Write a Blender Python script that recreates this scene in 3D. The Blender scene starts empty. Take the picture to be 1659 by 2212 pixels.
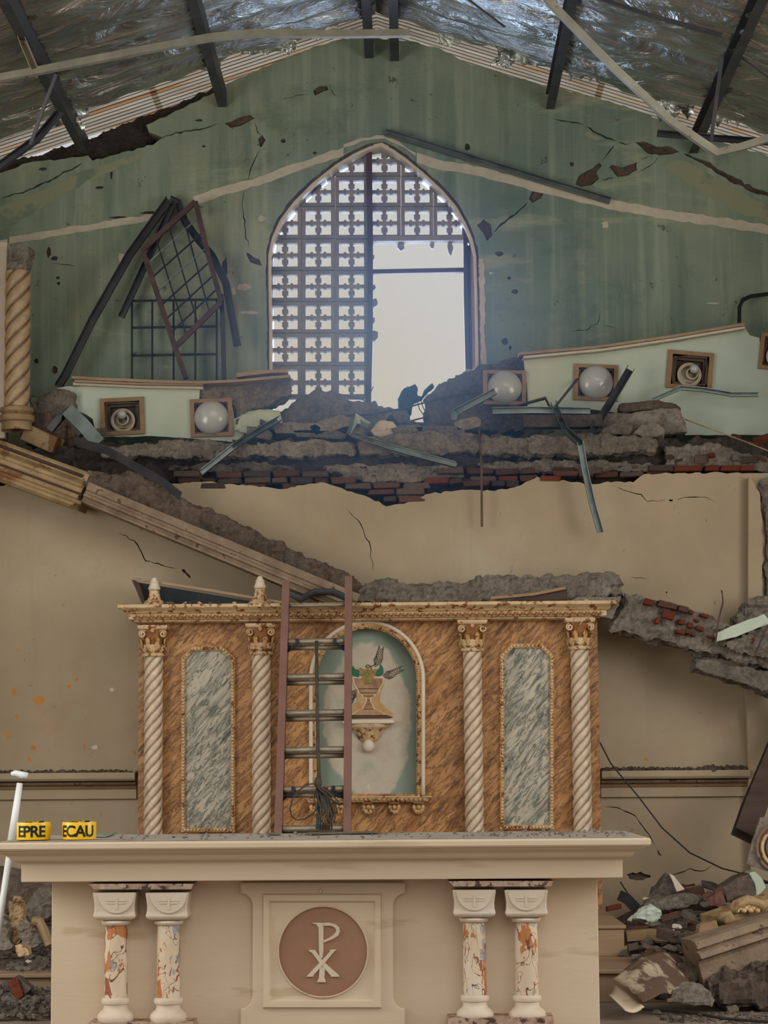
import bpy, bmesh, math, random
from mathutils import Vector, Matrix, Euler, noise, geometry

# ------------------------------------------------------------------ camera, sky, sun, exposure
C = bpy.context.scene.collection
SC = bpy.context.scene
F, CX, CY = 4800.0, 829.5, 1106.0          # focal length and centre, in pixels of the 1659 x 2212 frame
EYE = Vector((0, 0, 1.34))
RHO = math.radians(-0.45)
_u, _v = 56.1, 559.5
PITCH = math.atan(_v / F)
YAW = math.atan(_u * math.cos(PITCH) / F)
ROT = Matrix.Rotation(YAW, 3, 'Z') @ Matrix.Rotation(math.pi / 2 + PITCH, 3, 'X') @ Matrix.Rotation(RHO, 3, 'Z')
cam = bpy.data.cameras.new('camera')
cam.sensor_fit = 'VERTICAL'; cam.sensor_height = 24.0; cam.lens = F / 2212 * 24.0
cam.clip_start = 0.1; cam.clip_end = 300
camo = bpy.data.objects.new('camera', cam); C.objects.link(camo)
camo.matrix_world = Matrix.Translation(EYE) @ ROT.to_4x4()
SC.camera = camo

world = bpy.data.worlds.new('overcast_sky'); SC.world = world; world.use_nodes = True
bg = world.node_tree.nodes['Background']
bg.inputs['Color'].default_value = (0.97, 0.99, 1.0, 1); bg.inputs['Strength'].default_value = 0.62

sun = bpy.data.lights.new('veiled_sun', 'SUN'); sun.energy = 0.42; sun.angle = math.radians(34); sun.color = (1.0, 0.95, 0.88)
suno = bpy.data.objects.new('veiled_sun', sun); C.objects.link(suno)
# light comes over the camera's right shoulder through the open nave
suno.rotation_euler = Vector((-0.22, 1.0, -0.50)).to_track_quat('-Z', 'Y').to_euler()

# unseen area lamps added left and right of the view to brighten the interior
for sx in (-1, 1):
    al_ = bpy.data.lights.new('side_fill_light', 'AREA'); al_.shape = 'RECTANGLE'; al_.size = 4.0; al_.size_y = 2.6; al_.energy = 190; al_.color = (1.0, 0.98, 0.93)
    ao = bpy.data.objects.new('side_fill_light', al_); C.objects.link(ao); ao.location = (sx * 5.4, 9.6, 3.0)
    ao.rotation_euler = Vector((-sx * 1.0, 0.75, 0.28)).to_track_quat('-Z', 'Z').to_euler()

# blue area lamp added just outside the arched window, boosting its daylight and glow
wl_l = bpy.data.lights.new('window_glow_lamp', 'AREA'); wl_l.shape = 'RECTANGLE'; wl_l.size = 1.5; wl_l.size_y = 1.9; wl_l.energy = 85; wl_l.color = (0.50, 0.68, 1.0)
wlo = bpy.data.objects.new('window_glow_lamp', wl_l); C.objects.link(wlo); wlo.location = (-0.3, 17.72, 5.2); wlo.rotation_euler = Vector((0, -1, -0.12)).to_track_quat('-Z', 'Z').to_euler()

SC.view_settings.view_transform = 'Standard'; SC.view_settings.look = 'None'
SC.view_settings.gamma = 1.0; SC.view_settings.use_curve_mapping = False
SC.view_settings.exposure = 0.0
SC.cycles.max_bounces = 8

# ------------------------------------------------------------------ helpers
R = random.Random(7)
def W(px, py, Y):
    "the point on the upright plane at distance Y that the photograph shows at pixel px, py"
    d = ROT @ Vector(((px - CX) / F, -(py - CY) / F, -1.0))
    return EYE + d * (Y / d.y)
def WZ(px, py, z):
    d = ROT @ Vector(((px - CX) / F, -(py - CY) / F, -1.0))
    return EYE + d * ((z - EYE.z) / d.z)
def PX(l): return [W(*p) for p in l]
def XZ(l, Y):
    o = []
    for p in l:
        w = W(p[0], p[1], Y); o.append((w.x, w.z))
    return o
def lin(r, g, b):
    f = lambda c: (c / 12.92 if c <= 0.04045 else ((c + 0.055) / 1.055) ** 2.4)
    return (f(r / 255), f(g / 255), f(b / 255), 1)

def tag(o, label, cat, group=None):
    o['label'] = label; o['category'] = cat
    if group: o['group'] = group
    return o
def stuff(o): o['kind'] = 'stuff'; return o
def struct(o): o['kind'] = 'structure'; return o
def thing(name, label, cat, loc, group=None):
    o = bpy.data.objects.new(name, None); C.objects.link(o); o.location = loc
    o.empty_display_size = 0.05
    if label: tag(o, label, cat, group)
    return o
def adopt(o, parent):
    o.parent = parent
    if parent.type == 'EMPTY': o.matrix_parent_inverse = Matrix.Translation(-Vector(parent.location))
def link(name, me, parent=None):
    o = bpy.data.objects.new(name, me); C.objects.link(o)
    if parent: adopt(o, parent)
    return o

class MB:
    def __init__(s): s.v = []; s.f = []; s.att = None
    def add(s, vs, fs):
        n = len(s.v); s.v += [tuple(v) for v in vs]; s.f += [tuple(i + n for i in f) for f in fs]; return s
    def box(s, x0, x1, y0, y1, z0, z1):
        return s.add([(x, y, z) for x in (x0, x1) for y in (y0, y1) for z in (z0, z1)],
                     [(0, 1, 3, 2), (4, 6, 7, 5), (0, 4, 5, 1), (2, 3, 7, 6), (0, 2, 6, 4), (1, 5, 7, 3)])
    def ext(s, poly, y0, y1):                      # polygon in x,z pushed through y
        n = len(poly)
        vs = [(x, y0, z) for x, z in poly] + [(x, y1, z) for x, z in poly]
        a = sum(poly[i][0] * poly[(i + 1) % n][1] - poly[(i + 1) % n][0] * poly[i][1] for i in range(n))
        fr, bk = list(range(n)), list(range(2 * n - 1, n - 1, -1))
        fs = [fr, bk] + [(i, i + n, (i + 1) % n + n, (i + 1) % n) for i in range(n)]
        if a < 0: fs = [tuple(reversed(f)) for f in fs]
        return s.add(vs, fs)
    def extx(s, poly, x0, x1):                     # polygon in y,z pushed through x
        n = len(poly); vs = [(x0, y, z) for y, z in poly] + [(x1, y, z) for y, z in poly]
        return s.add(vs, [tuple(range(n - 1, -1, -1)), tuple(range(n, 2 * n))] + [(i, (i + 1) % n, (i + 1) % n + n, i + n) for i in range(n)])
    def sweep(s, path, prof, up=(0, 0, 1), sc=None, closed=False):
        path = [Vector(p) for p in path]; up = Vector(up); n = len(path); m = len(prof); base = len(s.v)
        for i, p in enumerate(path):
            a = path[i - 1] if (i > 0 or closed) else p
            b = path[(i + 1) % n] if (i < n - 1 or closed) else p
            t = (b - a).normalized()
            side = t.cross(up)
            if side.length < 1e-4: side = t.cross(Vector((0, 1, 0)))
            side.normalize(); u = side.cross(t)
            k = sc[i] if sc else 1.0
            mit = 1.0
            if 0 < i < n - 1 or closed:
                d = (b - p).normalized().dot((p - a).normalized()); mit = min(1.6, 1 / math.sqrt(max(.3, (1 + d) / 2)))
            for (x, y) in prof: s.v.append(tuple(p + side * x * k * mit + u * y * k * mit))
        rng = n if closed else n - 1
        for i in range(rng):
            for j in range(m):
                q = (i + 1) % n
                s.f.append((base + i * m + j, base + i * m + (j + 1) % m, base + q * m + (j + 1) % m, base + q * m + j))
        if not closed:
            s.f.append(tuple(base + j for j in range(m - 1, -1, -1))); s.f.append(tuple(base + (n - 1) * m + j for j in range(m)))
        return s
    def tube(s, path, r, seg=8, sc=None, up=(0, 0, 1), closed=False):
        return s.sweep(path, [(r * math.cos(2 * math.pi * k / seg), r * math.sin(2 * math.pi * k / seg)) for k in range(seg)], up, sc, closed)
    def lathe(s, prof, c, seg=24, a0=0, a1=2 * math.pi, axis='Z'):
        full = abs(a1 - a0 - 2 * math.pi) < 1e-6; k = seg if full else seg + 1; base = len(s.v); m = len(prof)
        for i in range(k):
            a = a0 + (a1 - a0) * i / seg
            for r, h in prof:
                if axis == 'Z': s.v.append((c[0] + r * math.cos(a), c[1] + r * math.sin(a), c[2] + h))
                else: s.v.append((c[0] + r * math.cos(a), c[1] - h, c[2] + r * math.sin(a)))
        for i in range(seg):
            j2 = (i + 1) % k
            for j in range(m - 1):
                f = (base + i * m + j, base + j2 * m + j, base + j2 * m + j + 1, base + i * m + j + 1)
                s.f.append(f)
        return s
    def ball(s, c, rx, ry, rz, seg=8, rings=6):
        prof = [(math.sin(math.pi * j / rings), -math.cos(math.pi * j / rings)) for j in range(rings + 1)]
        base = len(s.v)
        for i in range(seg):
            a = 2 * math.pi * i / seg
            for r, h in prof: s.v.append((c[0] + rx * r * math.cos(a), c[1] + ry * r * math.sin(a), c[2] + rz * h))
        m = rings + 1
        for i in range(seg):
            for j in range(rings):
                s.f.append((base + i * m + j, base + ((i + 1) % seg) * m + j, base + ((i + 1) % seg) * m + j + 1, base + i * m + j + 1))
        return s
    def mould(s, x0, x1, yf, yb, prof):            # stacked rectangles (z, overhang); overhang on front and both ends
        base = len(s.v)
        for z, o in prof: s.v += [(x0 - o, yf - o, z), (x1 + o, yf - o, z), (x1 + o, yb, z), (x0 - o, yb, z)]
        n = len(prof)
        for i in range(n - 1):
            for j in range(4):
                s.f.append((base + i * 4 + j, base + i * 4 + (j + 1) % 4, base + i * 4 + 4 + (j + 1) % 4, base + i * 4 + 4 + j))
        s.f.append((base + 3, base + 2, base + 1, base)); e = base + (n - 1) * 4; s.f.append((e, e + 1, e + 2, e + 3))
        return s
    def mesh(s, name, m, smooth=False):
        me = bpy.data.meshes.new(name); me.from_pydata(s.v, [], s.f)
        bm = bmesh.new(); bm.from_mesh(me); bmesh.ops.recalc_face_normals(bm, faces=bm.faces); bm.to_mesh(me); bm.free()
        if m: me.materials.append(m)
        if smooth is True: me.polygons.foreach_set('use_smooth', [True] * len(me.polygons))
        me.update(); return me
    def build(s, name, m, parent=None, smooth=False, bev=0):
        o = link(name, s.mesh(name, m, smooth is True), parent)
        if smooth == 'auto':
            o.data.polygons.foreach_set('use_smooth', [True] * len(o.data.polygons))
            o.data.set_sharp_from_angle(angle=math.radians(35))
        if bev:
            b = o.modifiers.new('bevel', 'BEVEL'); b.width = bev; b.segments = 2; b.limit_method = 'ANGLE'; b.angle_limit = math.radians(40)
        return o

def rect(w, h): return [(-w / 2, -h / 2), (w / 2, -h / 2), (w / 2, h / 2), (-w / 2, h / 2)]
def chan(w, h, t=0.004):                           # open channel, thin walls
    return [(-w / 2, -h / 2), (w / 2, -h / 2), (w / 2, -h / 2 + t), (-w / 2 + t, -h / 2 + t), (-w / 2 + t, h / 2 - t), (w / 2, h / 2 - t), (w / 2, h / 2), (-w / 2, h / 2)]
def chanf(w, h, t=0.005):                          # the same channel, open towards the nave
    h = min(h, .05); return [(-w / 2, -h / 2), (-w / 2, h / 2), (w / 2, h / 2), (w / 2, -h / 2), (w / 2 - t, -h / 2), (w / 2 - t, h / 2 - t), (-w / 2 + t, h / 2 - t), (-w / 2 + t, -h / 2)]
def angle(w, h, t=0.005): return [(-w / 2, -h / 2), (w / 2, -h / 2), (w / 2, -h / 2 + t), (-w / 2 + t, -h / 2 + t), (-w / 2 + t, h / 2), (-w / 2, h / 2)]

def jag(pts, step=12, amp=3, seed=1, closed=False):
    r = random.Random(seed); out = []; n = len(pts)
    for i in range(n if closed else n - 1):
        a, b = pts[i], pts[(i + 1) % n]; L = math.hypot(b[0] - a[0], b[1] - a[1]); k = max(1, int(L / step))
        for j in range(k):
            t = j / k; j0 = 0 if (j == 0) else 1
            out.append((a[0] + (b[0] - a[0]) * t + r.uniform(-amp, amp) * j0, a[1] + (b[1] - a[1]) * t + r.uniform(-amp, amp) * j0))
    if not closed: out.append(pts[-1])
    return out
def crack(pts, w=3, seed=1, step=9, amp=2.2):      # long thin closed outline that tapers to both ends
    l = jag(pts, step, amp, seed); n = len(l); r = random.Random(seed + 50); up, dn = [], []
    for i in range(1, n - 1):
        a, b = l[i - 1], l[i + 1]; dx, dy = b[0] - a[0], b[1] - a[1]; L = math.hypot(dx, dy) or 1
        k = w / 2 * (0.45 + 0.9 * r.random()) * min(1, 2.5 * min(i, n - 1 - i) / n + .35)
        up.append((l[i][0] - dy / L * k, l[i][1] + dx / L * k)); dn.append((l[i][0] + dy / L * k, l[i][1] - dx / L * k))
    return [l[0]] + up + [l[-1]] + dn[::-1]
def blob(cx, cy, rx, ry, seed, n=16):
    r = random.Random(seed)
    return [(cx + rx * math.cos(2 * math.pi * i / n) * r.uniform(.65, 1.15), cy + ry * math.sin(2 * math.pi * i / n) * r.uniform(.65, 1.15)) for i in range(n)]

def inside(pt, poly):
    x, z = pt; c = False; n = len(poly); j = n - 1
    for i in range(n):
        a, b = poly[i], poly[j]
        if (a[1] > z) != (b[1] > z) and x < (b[0] - a[0]) * (z - a[1]) / (b[1] - a[1]) + a[0]: c = not c
        j = i
    return c
def holed(name, outer, holes, yf, thick, m, parent=None):
    "plate in the x,z plane with real holes"
    vs, es = [], []
    for pl in [outer] + holes:
        n0 = len(vs); vs += [Vector(p) for p in pl]; es += [(n0 + i, n0 + (i + 1) % len(pl)) for i in range(len(pl))]
    V, E, Fc, _a, _b, _c = geometry.delaunay_2d_cdt(vs, es, [], 0, 1e-6)
    bb = [(min(p[0] for p in h), max(p[0] for p in h), min(p[1] for p in h), max(p[1] for p in h)) for h in holes]
    keep = []
    for f in Fc:
        c = sum((V[i] for i in f), Vector((0, 0))) / len(f)
        if not inside(c, outer): continue
        if any(b[0] <= c.x <= b[1] and b[2] <= c.y <= b[3] and inside(c, h) for h, b in zip(holes, bb)): continue
        keep.append(tuple(f))
    n = len(V); mb = MB(); mb.v = [(p.x, yf, p.y) for p in V] + [(p.x, yf + thick, p.y) for p in V]
    cnt = {}
    for f in keep:
        for k in range(len(f)):
            a, b = f[k], f[(k + 1) % len(f)]; cnt.setdefault((min(a, b), max(a, b)), []).append((a, b))
    mb.f = keep + [tuple(i + n for i in reversed(f)) for f in keep] + [(b, a, a + n, b + n) for l in cnt.values() if len(l) == 1 for a, b in l]
    me = mb.mesh(name, m); bm = bmesh.new(); bm.from_mesh(me)
    bmesh.ops.delete(bm, geom=[v for v in bm.verts if not v.link_faces], context='VERTS'); bm.to_mesh(me); bm.free()
    return link(name, me, parent)

def remesh(me, vox):
    to = bpy.data.objects.new('t', me); C.objects.link(to)
    md = to.modifiers.new('r', 'REMESH'); md.mode = 'VOXEL'; md.voxel_size = vox
    dg = bpy.context.evaluated_depsgraph_get()
    r = bpy.data.meshes.new_from_object(to.evaluated_get(dg)); bpy.data.objects.remove(to); bpy.data.meshes.remove(me)
    return r
def rough_mesh(me, name, vox, amp, m, freq=5.0, seed=0, strat=0.0):
    r = remesh(me, vox); r.name = name
    n = len(r.vertices); co = [0.0] * (3 * n); nn = [0.0] * (3 * n)
    r.vertices.foreach_get('co', co); r.vertices.foreach_get('normal', nn)
    off = Vector((seed * 3.7, seed * 1.3, seed * 5.1))
    for i in range(n):
        p = Vector(co[3 * i:3 * i + 3]); q = p * freq + off
        d = .8 * noise.noise(q) + 0.6 * noise.noise(q * 2.3) + 0.5 * noise.noise(q * 5.1) + 0.38 * noise.noise(q * 11)
        d += .45 * (noise.cell(q * 1.7) - .5)
        d -= 0.8 * max(0, 0.25 - abs(noise.noise(q * 0.8 + Vector((9, 2, 4))))) * 2
        if strat: d += strat * noise.noise(Vector((q.x * .25, q.y, q.z * 4)))
        for k in range(3): co[3 * i + k] += nn[3 * i + k] * d * amp
    r.vertices.foreach_set('co', co); r.materials.clear(); r.materials.append(m)
    r.polygons.foreach_set('use_smooth', [False] * len(r.polygons)); r.update()
    return r
def rough(name, pxpoly, Y, depth, m, parent=None, vox=0.022, amp=0.03, freq=5.0, seed=0, strat=0.0):
    mb = MB().ext(XZ(pxpoly, Y), Y, Y + depth)
    return link(name, rough_mesh(mb.mesh(name, None), name, vox, amp, m, freq, seed, strat), parent)

# ------------------------------------------------------------------ materials (procedural)
MATS = {}
def nodes(name):
    m = bpy.data.materials.new(name); m.use_nodes = True; nt = m.node_tree; b = nt.nodes['Principled BSDF']; MATS[name] = m
    return m, nt, b
def nd(nt, t, **kw):
    n = nt.nodes.new(t)
    for k, v in kw.items():
        if k in n.inputs.keys(): n.inputs[k].default_value = v
        else: setattr(n, k, v)
    return n
def coords(nt, scale=(1, 1, 1), rot=(0, 0, 0), which='Object'):
    tc = nt.nodes.new('ShaderNodeTexCoord'); mp = nt.nodes.new('ShaderNodeMapping')
    mp.inputs['Scale'].default_value = scale; mp.inputs['Rotation'].default_value = rot
    nt.links.new(tc.outputs[which], mp.inputs['Vector']); return mp.outputs['Vector']
def noi(nt, vec, scale, detail=5, rough_=0.55, dist=0.0):
    n = nd(nt, 'ShaderNodeTexNoise', Scale=scale, Detail=detail, Roughness=rough_, Distortion=dist); nt.links.new(vec, n.inputs['Vector']); return n.outputs['Fac']
def ramp(nt, fac, stops):
    r = nt.nodes.new('ShaderNodeValToRGB'); e = r.color_ramp.elements
    while len(e) < len(stops): e.new(0.5)
    for el, (p, c) in zip(e, stops): el.position = p; el.color = c if len(c) == 4 else (*c, 1)
    nt.links.new(fac, r.inputs['Fac']); return r.outputs['Color']
def mix(nt, a, b, fac, mode='MIX'):
    m = nt.nodes.new('ShaderNodeMix'); m.data_type = 'RGBA'; m.blend_type = mode
    for i, v in ((6, a), (7, b)):
        if isinstance(v, tuple): m.inputs[i].default_value = v
        else: nt.links.new(v, m.inputs[i])
    if isinstance(fac, (int, float)): m.inputs[0].default_value = fac
    else: nt.links.new(fac, m.inputs[0])
    return m.outputs[2]
WHT, BLK = (1, 1, 1, 1), (0, 0, 0, 1)
def bump(nt, b, h, strength, dist=0.02):
    n = nd(nt, 'ShaderNodeBump', Strength=strength, Distance=dist); nt.links.new(h, n.inputs['Height']); nt.links.new(n.outputs['Normal'], b.inputs['Normal'])
def simple(name, c1, c2, scale=6, rgh=0.8, bmp=0.3, bs=30, metal=0.0, spots=None, sscale=12, sthr=0.62, rand=0.0, spec=0.3, sx=(1, 1, 1)):
    m, nt, b = nodes(name); v = coords(nt, sx)
    f = noi(nt, v, scale); col = ramp(nt, f, [(0.3, lin(*c1)), (0.7, lin(*c2))])
    if spots:
        s = ramp(nt, noi(nt, v, sscale, 4, .6), [(sthr, BLK), (sthr + .06, WHT)]); col = mix(nt, col, lin(*spots), s)
    if rand:
        oi = nt.nodes.new('ShaderNodeObjectInfo'); hs = nd(nt, 'ShaderNodeMapRange'); hs.inputs['To Min'].default_value = 1 - rand; hs.inputs['To Max'].default_value = 1 + rand
        nt.links.new(oi.outputs['Random'], hs.inputs['Value'])
        h = nt.nodes.new('ShaderNodeHueSaturation'); nt.links.new(hs.outputs['Result'], h.inputs['Value']); nt.links.new(col, h.inputs['Color']); col = h.outputs['Color']
    nt.links.new(col, b.inputs['Base Color']); b.inputs['Roughness'].default_value = rgh; b.inputs['Metallic'].default_value = metal
    b.inputs['Specular IOR Level'].default_value = spec
    if bmp: bump(nt, b, noi(nt, v, bs, 6, .65), bmp, 0.02)
    return m

def green_paint():
    m, nt, b = nodes('faded_green_paint'); v = coords(nt)
    col = ramp(nt, noi(nt, v, 0.55, 6, .6), [(.32, lin(106, 124, 112)), (.52, lin(128, 140, 122)), (.72, lin(158, 158, 128))])
    st = ramp(nt, noi(nt, coords(nt, (9, 9, .35)), 1.0, 5, .6), [(.5, BLK), (.72, WHT)])
    col = mix(nt, col, lin(176, 182, 158), mix(nt, BLK, st, .45))
    st2 = ramp(nt, noi(nt, coords(nt, (5, 5, .5)), 1.3, 5, .6), [(.52, BLK), (.75, WHT)])
    col = mix(nt, col, lin(84, 106, 90), mix(nt, BLK, st2, .7))
    sp = ramp(nt, noi(nt, v, 9, 6, .7), [(.645, BLK), (.68, WHT)]); col = mix(nt, col, lin(60, 58, 46), mix(nt, BLK, sp, .7))
    dk = ramp(nt, noi(nt, coords(nt, (.8, 1, 1.3)), 1.6, 6, .7), [(.55, BLK), (.66, WHT)]); col = mix(nt, col, lin(86, 104, 90), mix(nt, BLK, dk, .5))
    sc_ = ramp(nt, noi(nt, coords(nt, (.5, 1, 7)), 6, 5, .7), [(.64, BLK), (.7, WHT)]); col = mix(nt, col, lin(150, 152, 132), mix(nt, BLK, sc_, .35))
    pale = ramp(nt, noi(nt, coords(nt, (.7, 1, 2.4)), 0.9, 5, .65), [(.58, BLK), (.68, WHT)]); col = mix(nt, col, lin(186, 180, 146), mix(nt, BLK, pale, .5))
    nt.links.new(col, b.inputs['Base Color']); b.inputs['Roughness'].default_value = .62; b.inputs['Specular IOR Level'].default_value = .35
    bump(nt, b, noi(nt, coords(nt, (1, 1, 3)), 22, 6, .6), .22, .02); return m
def cream_paint():
    m, nt, b = nodes('cream_wall_paint'); v = coords(nt)
    col = ramp(nt, noi(nt, v, 0.8, 6, .6), [(.3, lin(146, 127, 99)), (.55, lin(160, 141, 113)), (.75, lin(172, 155, 130))])
    d = ramp(nt, noi(nt, v, 1.7, 6, .7), [(.58, BLK), (.72, WHT)]); col = mix(nt, col, lin(150, 118, 84), mix(nt, BLK, d, .45))
    sp = ramp(nt, noi(nt, coords(nt, (1, 1, .6)), 14, 6, .7), [(.665, BLK), (.69, WHT)]); col = mix(nt, col, lin(112, 84, 58), mix(nt, BLK, sp, .6))
    dr = ramp(nt, noi(nt, coords(nt, (7, 7, .5)), 1.2, 5, .65), [(.56, BLK), (.7, WHT)]); col = mix(nt, col, lin(142, 130, 108), mix(nt, BLK, dr, .35))
    pk = ramp(nt, noi(nt, coords(nt, (1, 1, .8)), 3.1, 6, .7), [(.55, BLK), (.68, WHT)]); col = mix(nt, col, lin(168, 138, 114), mix(nt, BLK, pk, .4))
    nt.links.new(col, b.inputs['Base Color']); b.inputs['Roughness'].default_value = .6; b.inputs['Specular IOR Level'].default_value = .3
    bump(nt, b, noi(nt, v, 40, 5, .6), .12, .01); return m
def marble(name, base, lite, dark, rot, sc=1.0, dk=.5):
    m, nt, b = nodes(name)
    v0 = coords(nt, (1, 1, 1), (0, rot, 0)); mp = nt.nodes.new('ShaderNodeMapping'); mp.inputs['Scale'].default_value = (2.6 * sc, 1, 12 * sc); nt.links.new(v0, mp.inputs['Vector']); v = mp.outputs['Vector']
    n1 = noi(nt, v, 1.6, 6, .62, .35); n2 = noi(nt, v, 3.4, 4, .55, .2)
    col = ramp(nt, n1, [(.34, lin(*base)), (.58, lin(*lite))])
    s = ramp(nt, n2, [(.30, WHT), (.46, BLK)]); col = mix(nt, col, lin(*dark), mix(nt, BLK, s, dk))
    s2 = ramp(nt, noi(nt, v, 2.1, 6, .7, .6), [(.46, BLK), (.49, WHT), (.51, WHT), (.54, BLK)]); col = mix(nt, col, lin(*dark), mix(nt, BLK, s2, dk * .8))
    nt.links.new(col, b.inputs['Base Color']); b.inputs['Roughness'].default_value = .42; b.inputs['Specular IOR Level'].default_value = .35
    bump(nt, b, noi(nt, coords(nt), 45, 4, .6), .1, .01); return m
def glazed(name, hi, lo):                          # cream relief with brown antiquing glaze painted into the lines (attribute)
    m, nt, b = nodes(name); a = nd(nt, 'ShaderNodeAttribute'); a.attribute_name = 'glaze'
    f = noi(nt, coords(nt), 16, 5, .65); hi2 = ramp(nt, f, [(.35, lin(*hi)), (.7, lin(*[int(c * .82) for c in hi]))])
    col = mix(nt, hi2, lin(*lo), a.outputs['Fac'])
    nt.links.new(col, b.inputs['Base Color']); b.inputs['Roughness'].default_value = .45
    bump(nt, b, noi(nt, coords(nt), 60, 4, .6), .25, .006); return m
def rock(name, c1, c2, c3, rand=.25):
    m, nt, b = nodes(name); v = coords(nt)
    col = ramp(nt, noi(nt, v, 6, 8, .75), [(.3, lin(*c1)), (.5, lin(*c2)), (.72, lin(*c3))])
    fine = ramp(nt, noi(nt, v, 34, 6, .7), [(.32, lin(130, 126, 122)), (.5, lin(218, 218, 218)), (.68, lin(255, 254, 250))]); col = mix(nt, col, fine, .75, 'MULTIPLY')
    br = nt.nodes.new('ShaderNodeBrightContrast'); br.inputs['Bright'].default_value = .035; nt.links.new(col, br.inputs['Color']); col = br.outputs['Color']
    oi = nt.nodes.new('ShaderNodeObjectInfo'); mr = nt.nodes.new('ShaderNodeMapRange'); mr.inputs['To Min'].default_value = 1 - rand; mr.inputs['To Max'].default_value = 1 + rand
    nt.links.new(oi.outputs['Random'], mr.inputs['Value']); h = nt.nodes.new('ShaderNodeHueSaturation'); nt.links.new(mr.outputs['Result'], h.inputs['Value']); nt.links.new(col, h.inputs['Color'])
    nt.links.new(h.outputs['Color'], b.inputs['Base Color']); b.inputs['Roughness'].default_value = .92; b.inputs['Specular IOR Level'].default_value = .15
    bump(nt, b, noi(nt, v, 30, 9, .75), 1.0, .05); return m
def niche_paint(cx, cz):
    m, nt, b = nodes('niche_painted_plaster'); v = coords(nt)
    col = ramp(nt, noi(nt, v, 3.5, 6, .65), [(.3, lin(150, 150, 128)), (.5, lin(184, 172, 150)), (.7, lin(176, 152, 130))])
    tc = nt.nodes.new('ShaderNodeTexCoord'); mp = nt.nodes.new('ShaderNodeMapping'); nt.links.new(tc.outputs['Object'], mp.inputs['Vector'])
    # painted teal border that follows the rim of the arch
    mp.inputs['Location'].default_value = (-cx / .37, 0, -cz / .66); mp.inputs['Scale'].default_value = (1 / .37, 0.0, 1 / .66)
    L = nd(nt, 'ShaderNodeVectorMath', operation='LENGTH'); nt.links.new(mp.outputs['Vector'], L.inputs[0])
    ad = nd(nt, 'ShaderNodeMath', operation='ADD'); nt.links.new(L.outputs['Value'], ad.inputs[0])
    nz = nd(nt, 'ShaderNodeMath', operation='MULTIPLY'); nt.links.new(noi(nt, v, 6, 4, .6), nz.inputs[0]); nz.inputs[1].default_value = .3; nt.links.new(nz.outputs[0], ad.inputs[1])
    t = ramp(nt, ad.outputs[0], [(.95, BLK), (1.4, WHT)])
    col = mix(nt, col, lin(108, 132, 116), mix(nt, BLK, t, .8))
    w = ramp(nt, noi(nt, coords(nt, (1, 1, .5)), 8, 6, .75), [(.66, BLK), (.7, WHT)]); col = mix(nt, col, lin(212, 208, 192), mix(nt, BLK, w, .5))
    nt.links.new(col, b.inputs['Base Color']); b.inputs['Roughness'].default_value = .6; bump(nt, b, noi(nt, v, 50, 5, .6), .2, .008); return m
def peel_marble(name, seed):
    m, nt, b = nodes(name); tc = nt.nodes.new('ShaderNodeTexCoord'); mp = nt.nodes.new('ShaderNodeMapping'); mp.inputs['Location'].default_value = (seed * 3.1, seed * 1.7, seed * 2.3); mp.inputs['Scale'].default_value = (1, 1, .55)
    nt.links.new(tc.outputs['Object'], mp.inputs['Vector']); v = mp.outputs['Vector']
    col = ramp(nt, noi(nt, v, 9, 3, .5), [(.3, lin(206, 184, 156)), (.5, lin(216, 192, 160)), (.7, lin(222, 204, 180))])
    a = ramp(nt, noi(nt, v, 11, 3, .6, .4), [(.53, BLK), (.55, WHT)]); col = mix(nt, col, lin(186, 116, 62), a)
    c = ramp(nt, noi(nt, v, 15, 4, .6, .8), [(.60, BLK), (.62, WHT)]); col = mix(nt, col, lin(150, 84, 58), c)
    g = ramp(nt, noi(nt, v, 13, 2, .5, .2), [(.36, WHT), (.38, BLK)]); col = mix(nt, col, lin(136, 146, 156), mix(nt, BLK, g, .7))
    l = ramp(nt, noi(nt, v, 14, 2, .5, 1.2), [(.485, BLK), (.495, WHT), (.505, WHT), (.515, BLK)]); col = mix(nt, col, lin(96, 62, 44), l)
    nt.links.new(col, b.inputs['Base Color']); b.inputs['Roughness'].default_value = .4
    bump(nt, b, a, .3, .004); return m

GREEN = green_paint(); CREAM = cream_paint()
MINT = simple('mint_board_paint', (170, 178, 160), (182, 189, 170), 3, .55, .1, 30, spots=(120, 100, 76), sscale=16, sthr=.72)
RAW = simple('bare_pale_plaster', (188, 176, 156), (208, 194, 174), 12, .9, .4, 50)
DARKC = rock('dark_masonry', (62, 52, 46), (90, 78, 68), (120, 106, 94))  # darkest of the masonry tones
CONC = rock('broken_concrete', (118, 104, 92), (156, 140, 124), (190, 174, 156))
CONC2 = rock('dusty_concrete', (138, 124, 108), (172, 156, 138), (204, 188, 168))
EARTH = rock('brown_mortar', (98, 80, 66), (132, 110, 92), (166, 142, 120))
BRICK = rock('red_brick', (126, 80, 64), (150, 96, 76), (164, 124, 104), .3)
MBRICK = rock('mortar_smeared_brick', (116, 92, 80), (144, 116, 100), (168, 146, 128), .3)
REDB = rock('vivid_brick', (160, 66, 36), (188, 84, 44), (170, 96, 66), .2)
STEELD = simple('dark_painted_steel', (62, 62, 66), (84, 82, 84), 5, .5, .1, 30, .35, spots=(92, 62, 46), sscale=9, sthr=.64)
STEELG = simple('galvanised_steel', (96, 106, 104), (134, 142, 138), 6, .38, .1, 20, .75, rand=.15)
STEELP = simple('pale_primed_steel', (146, 138, 122), (172, 164, 148), 6, .5, .1, 30, .2, spots=(110, 80, 56), sscale=14, sthr=.67)
IRON = simple('rust_brown_iron', (70, 52, 50), (96, 72, 66), 8, .6, .2, 40, .3)
BLACKI = simple('black_iron', (30, 34, 38), (46, 48, 52), 8, .5, .1, 40, .3)
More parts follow.
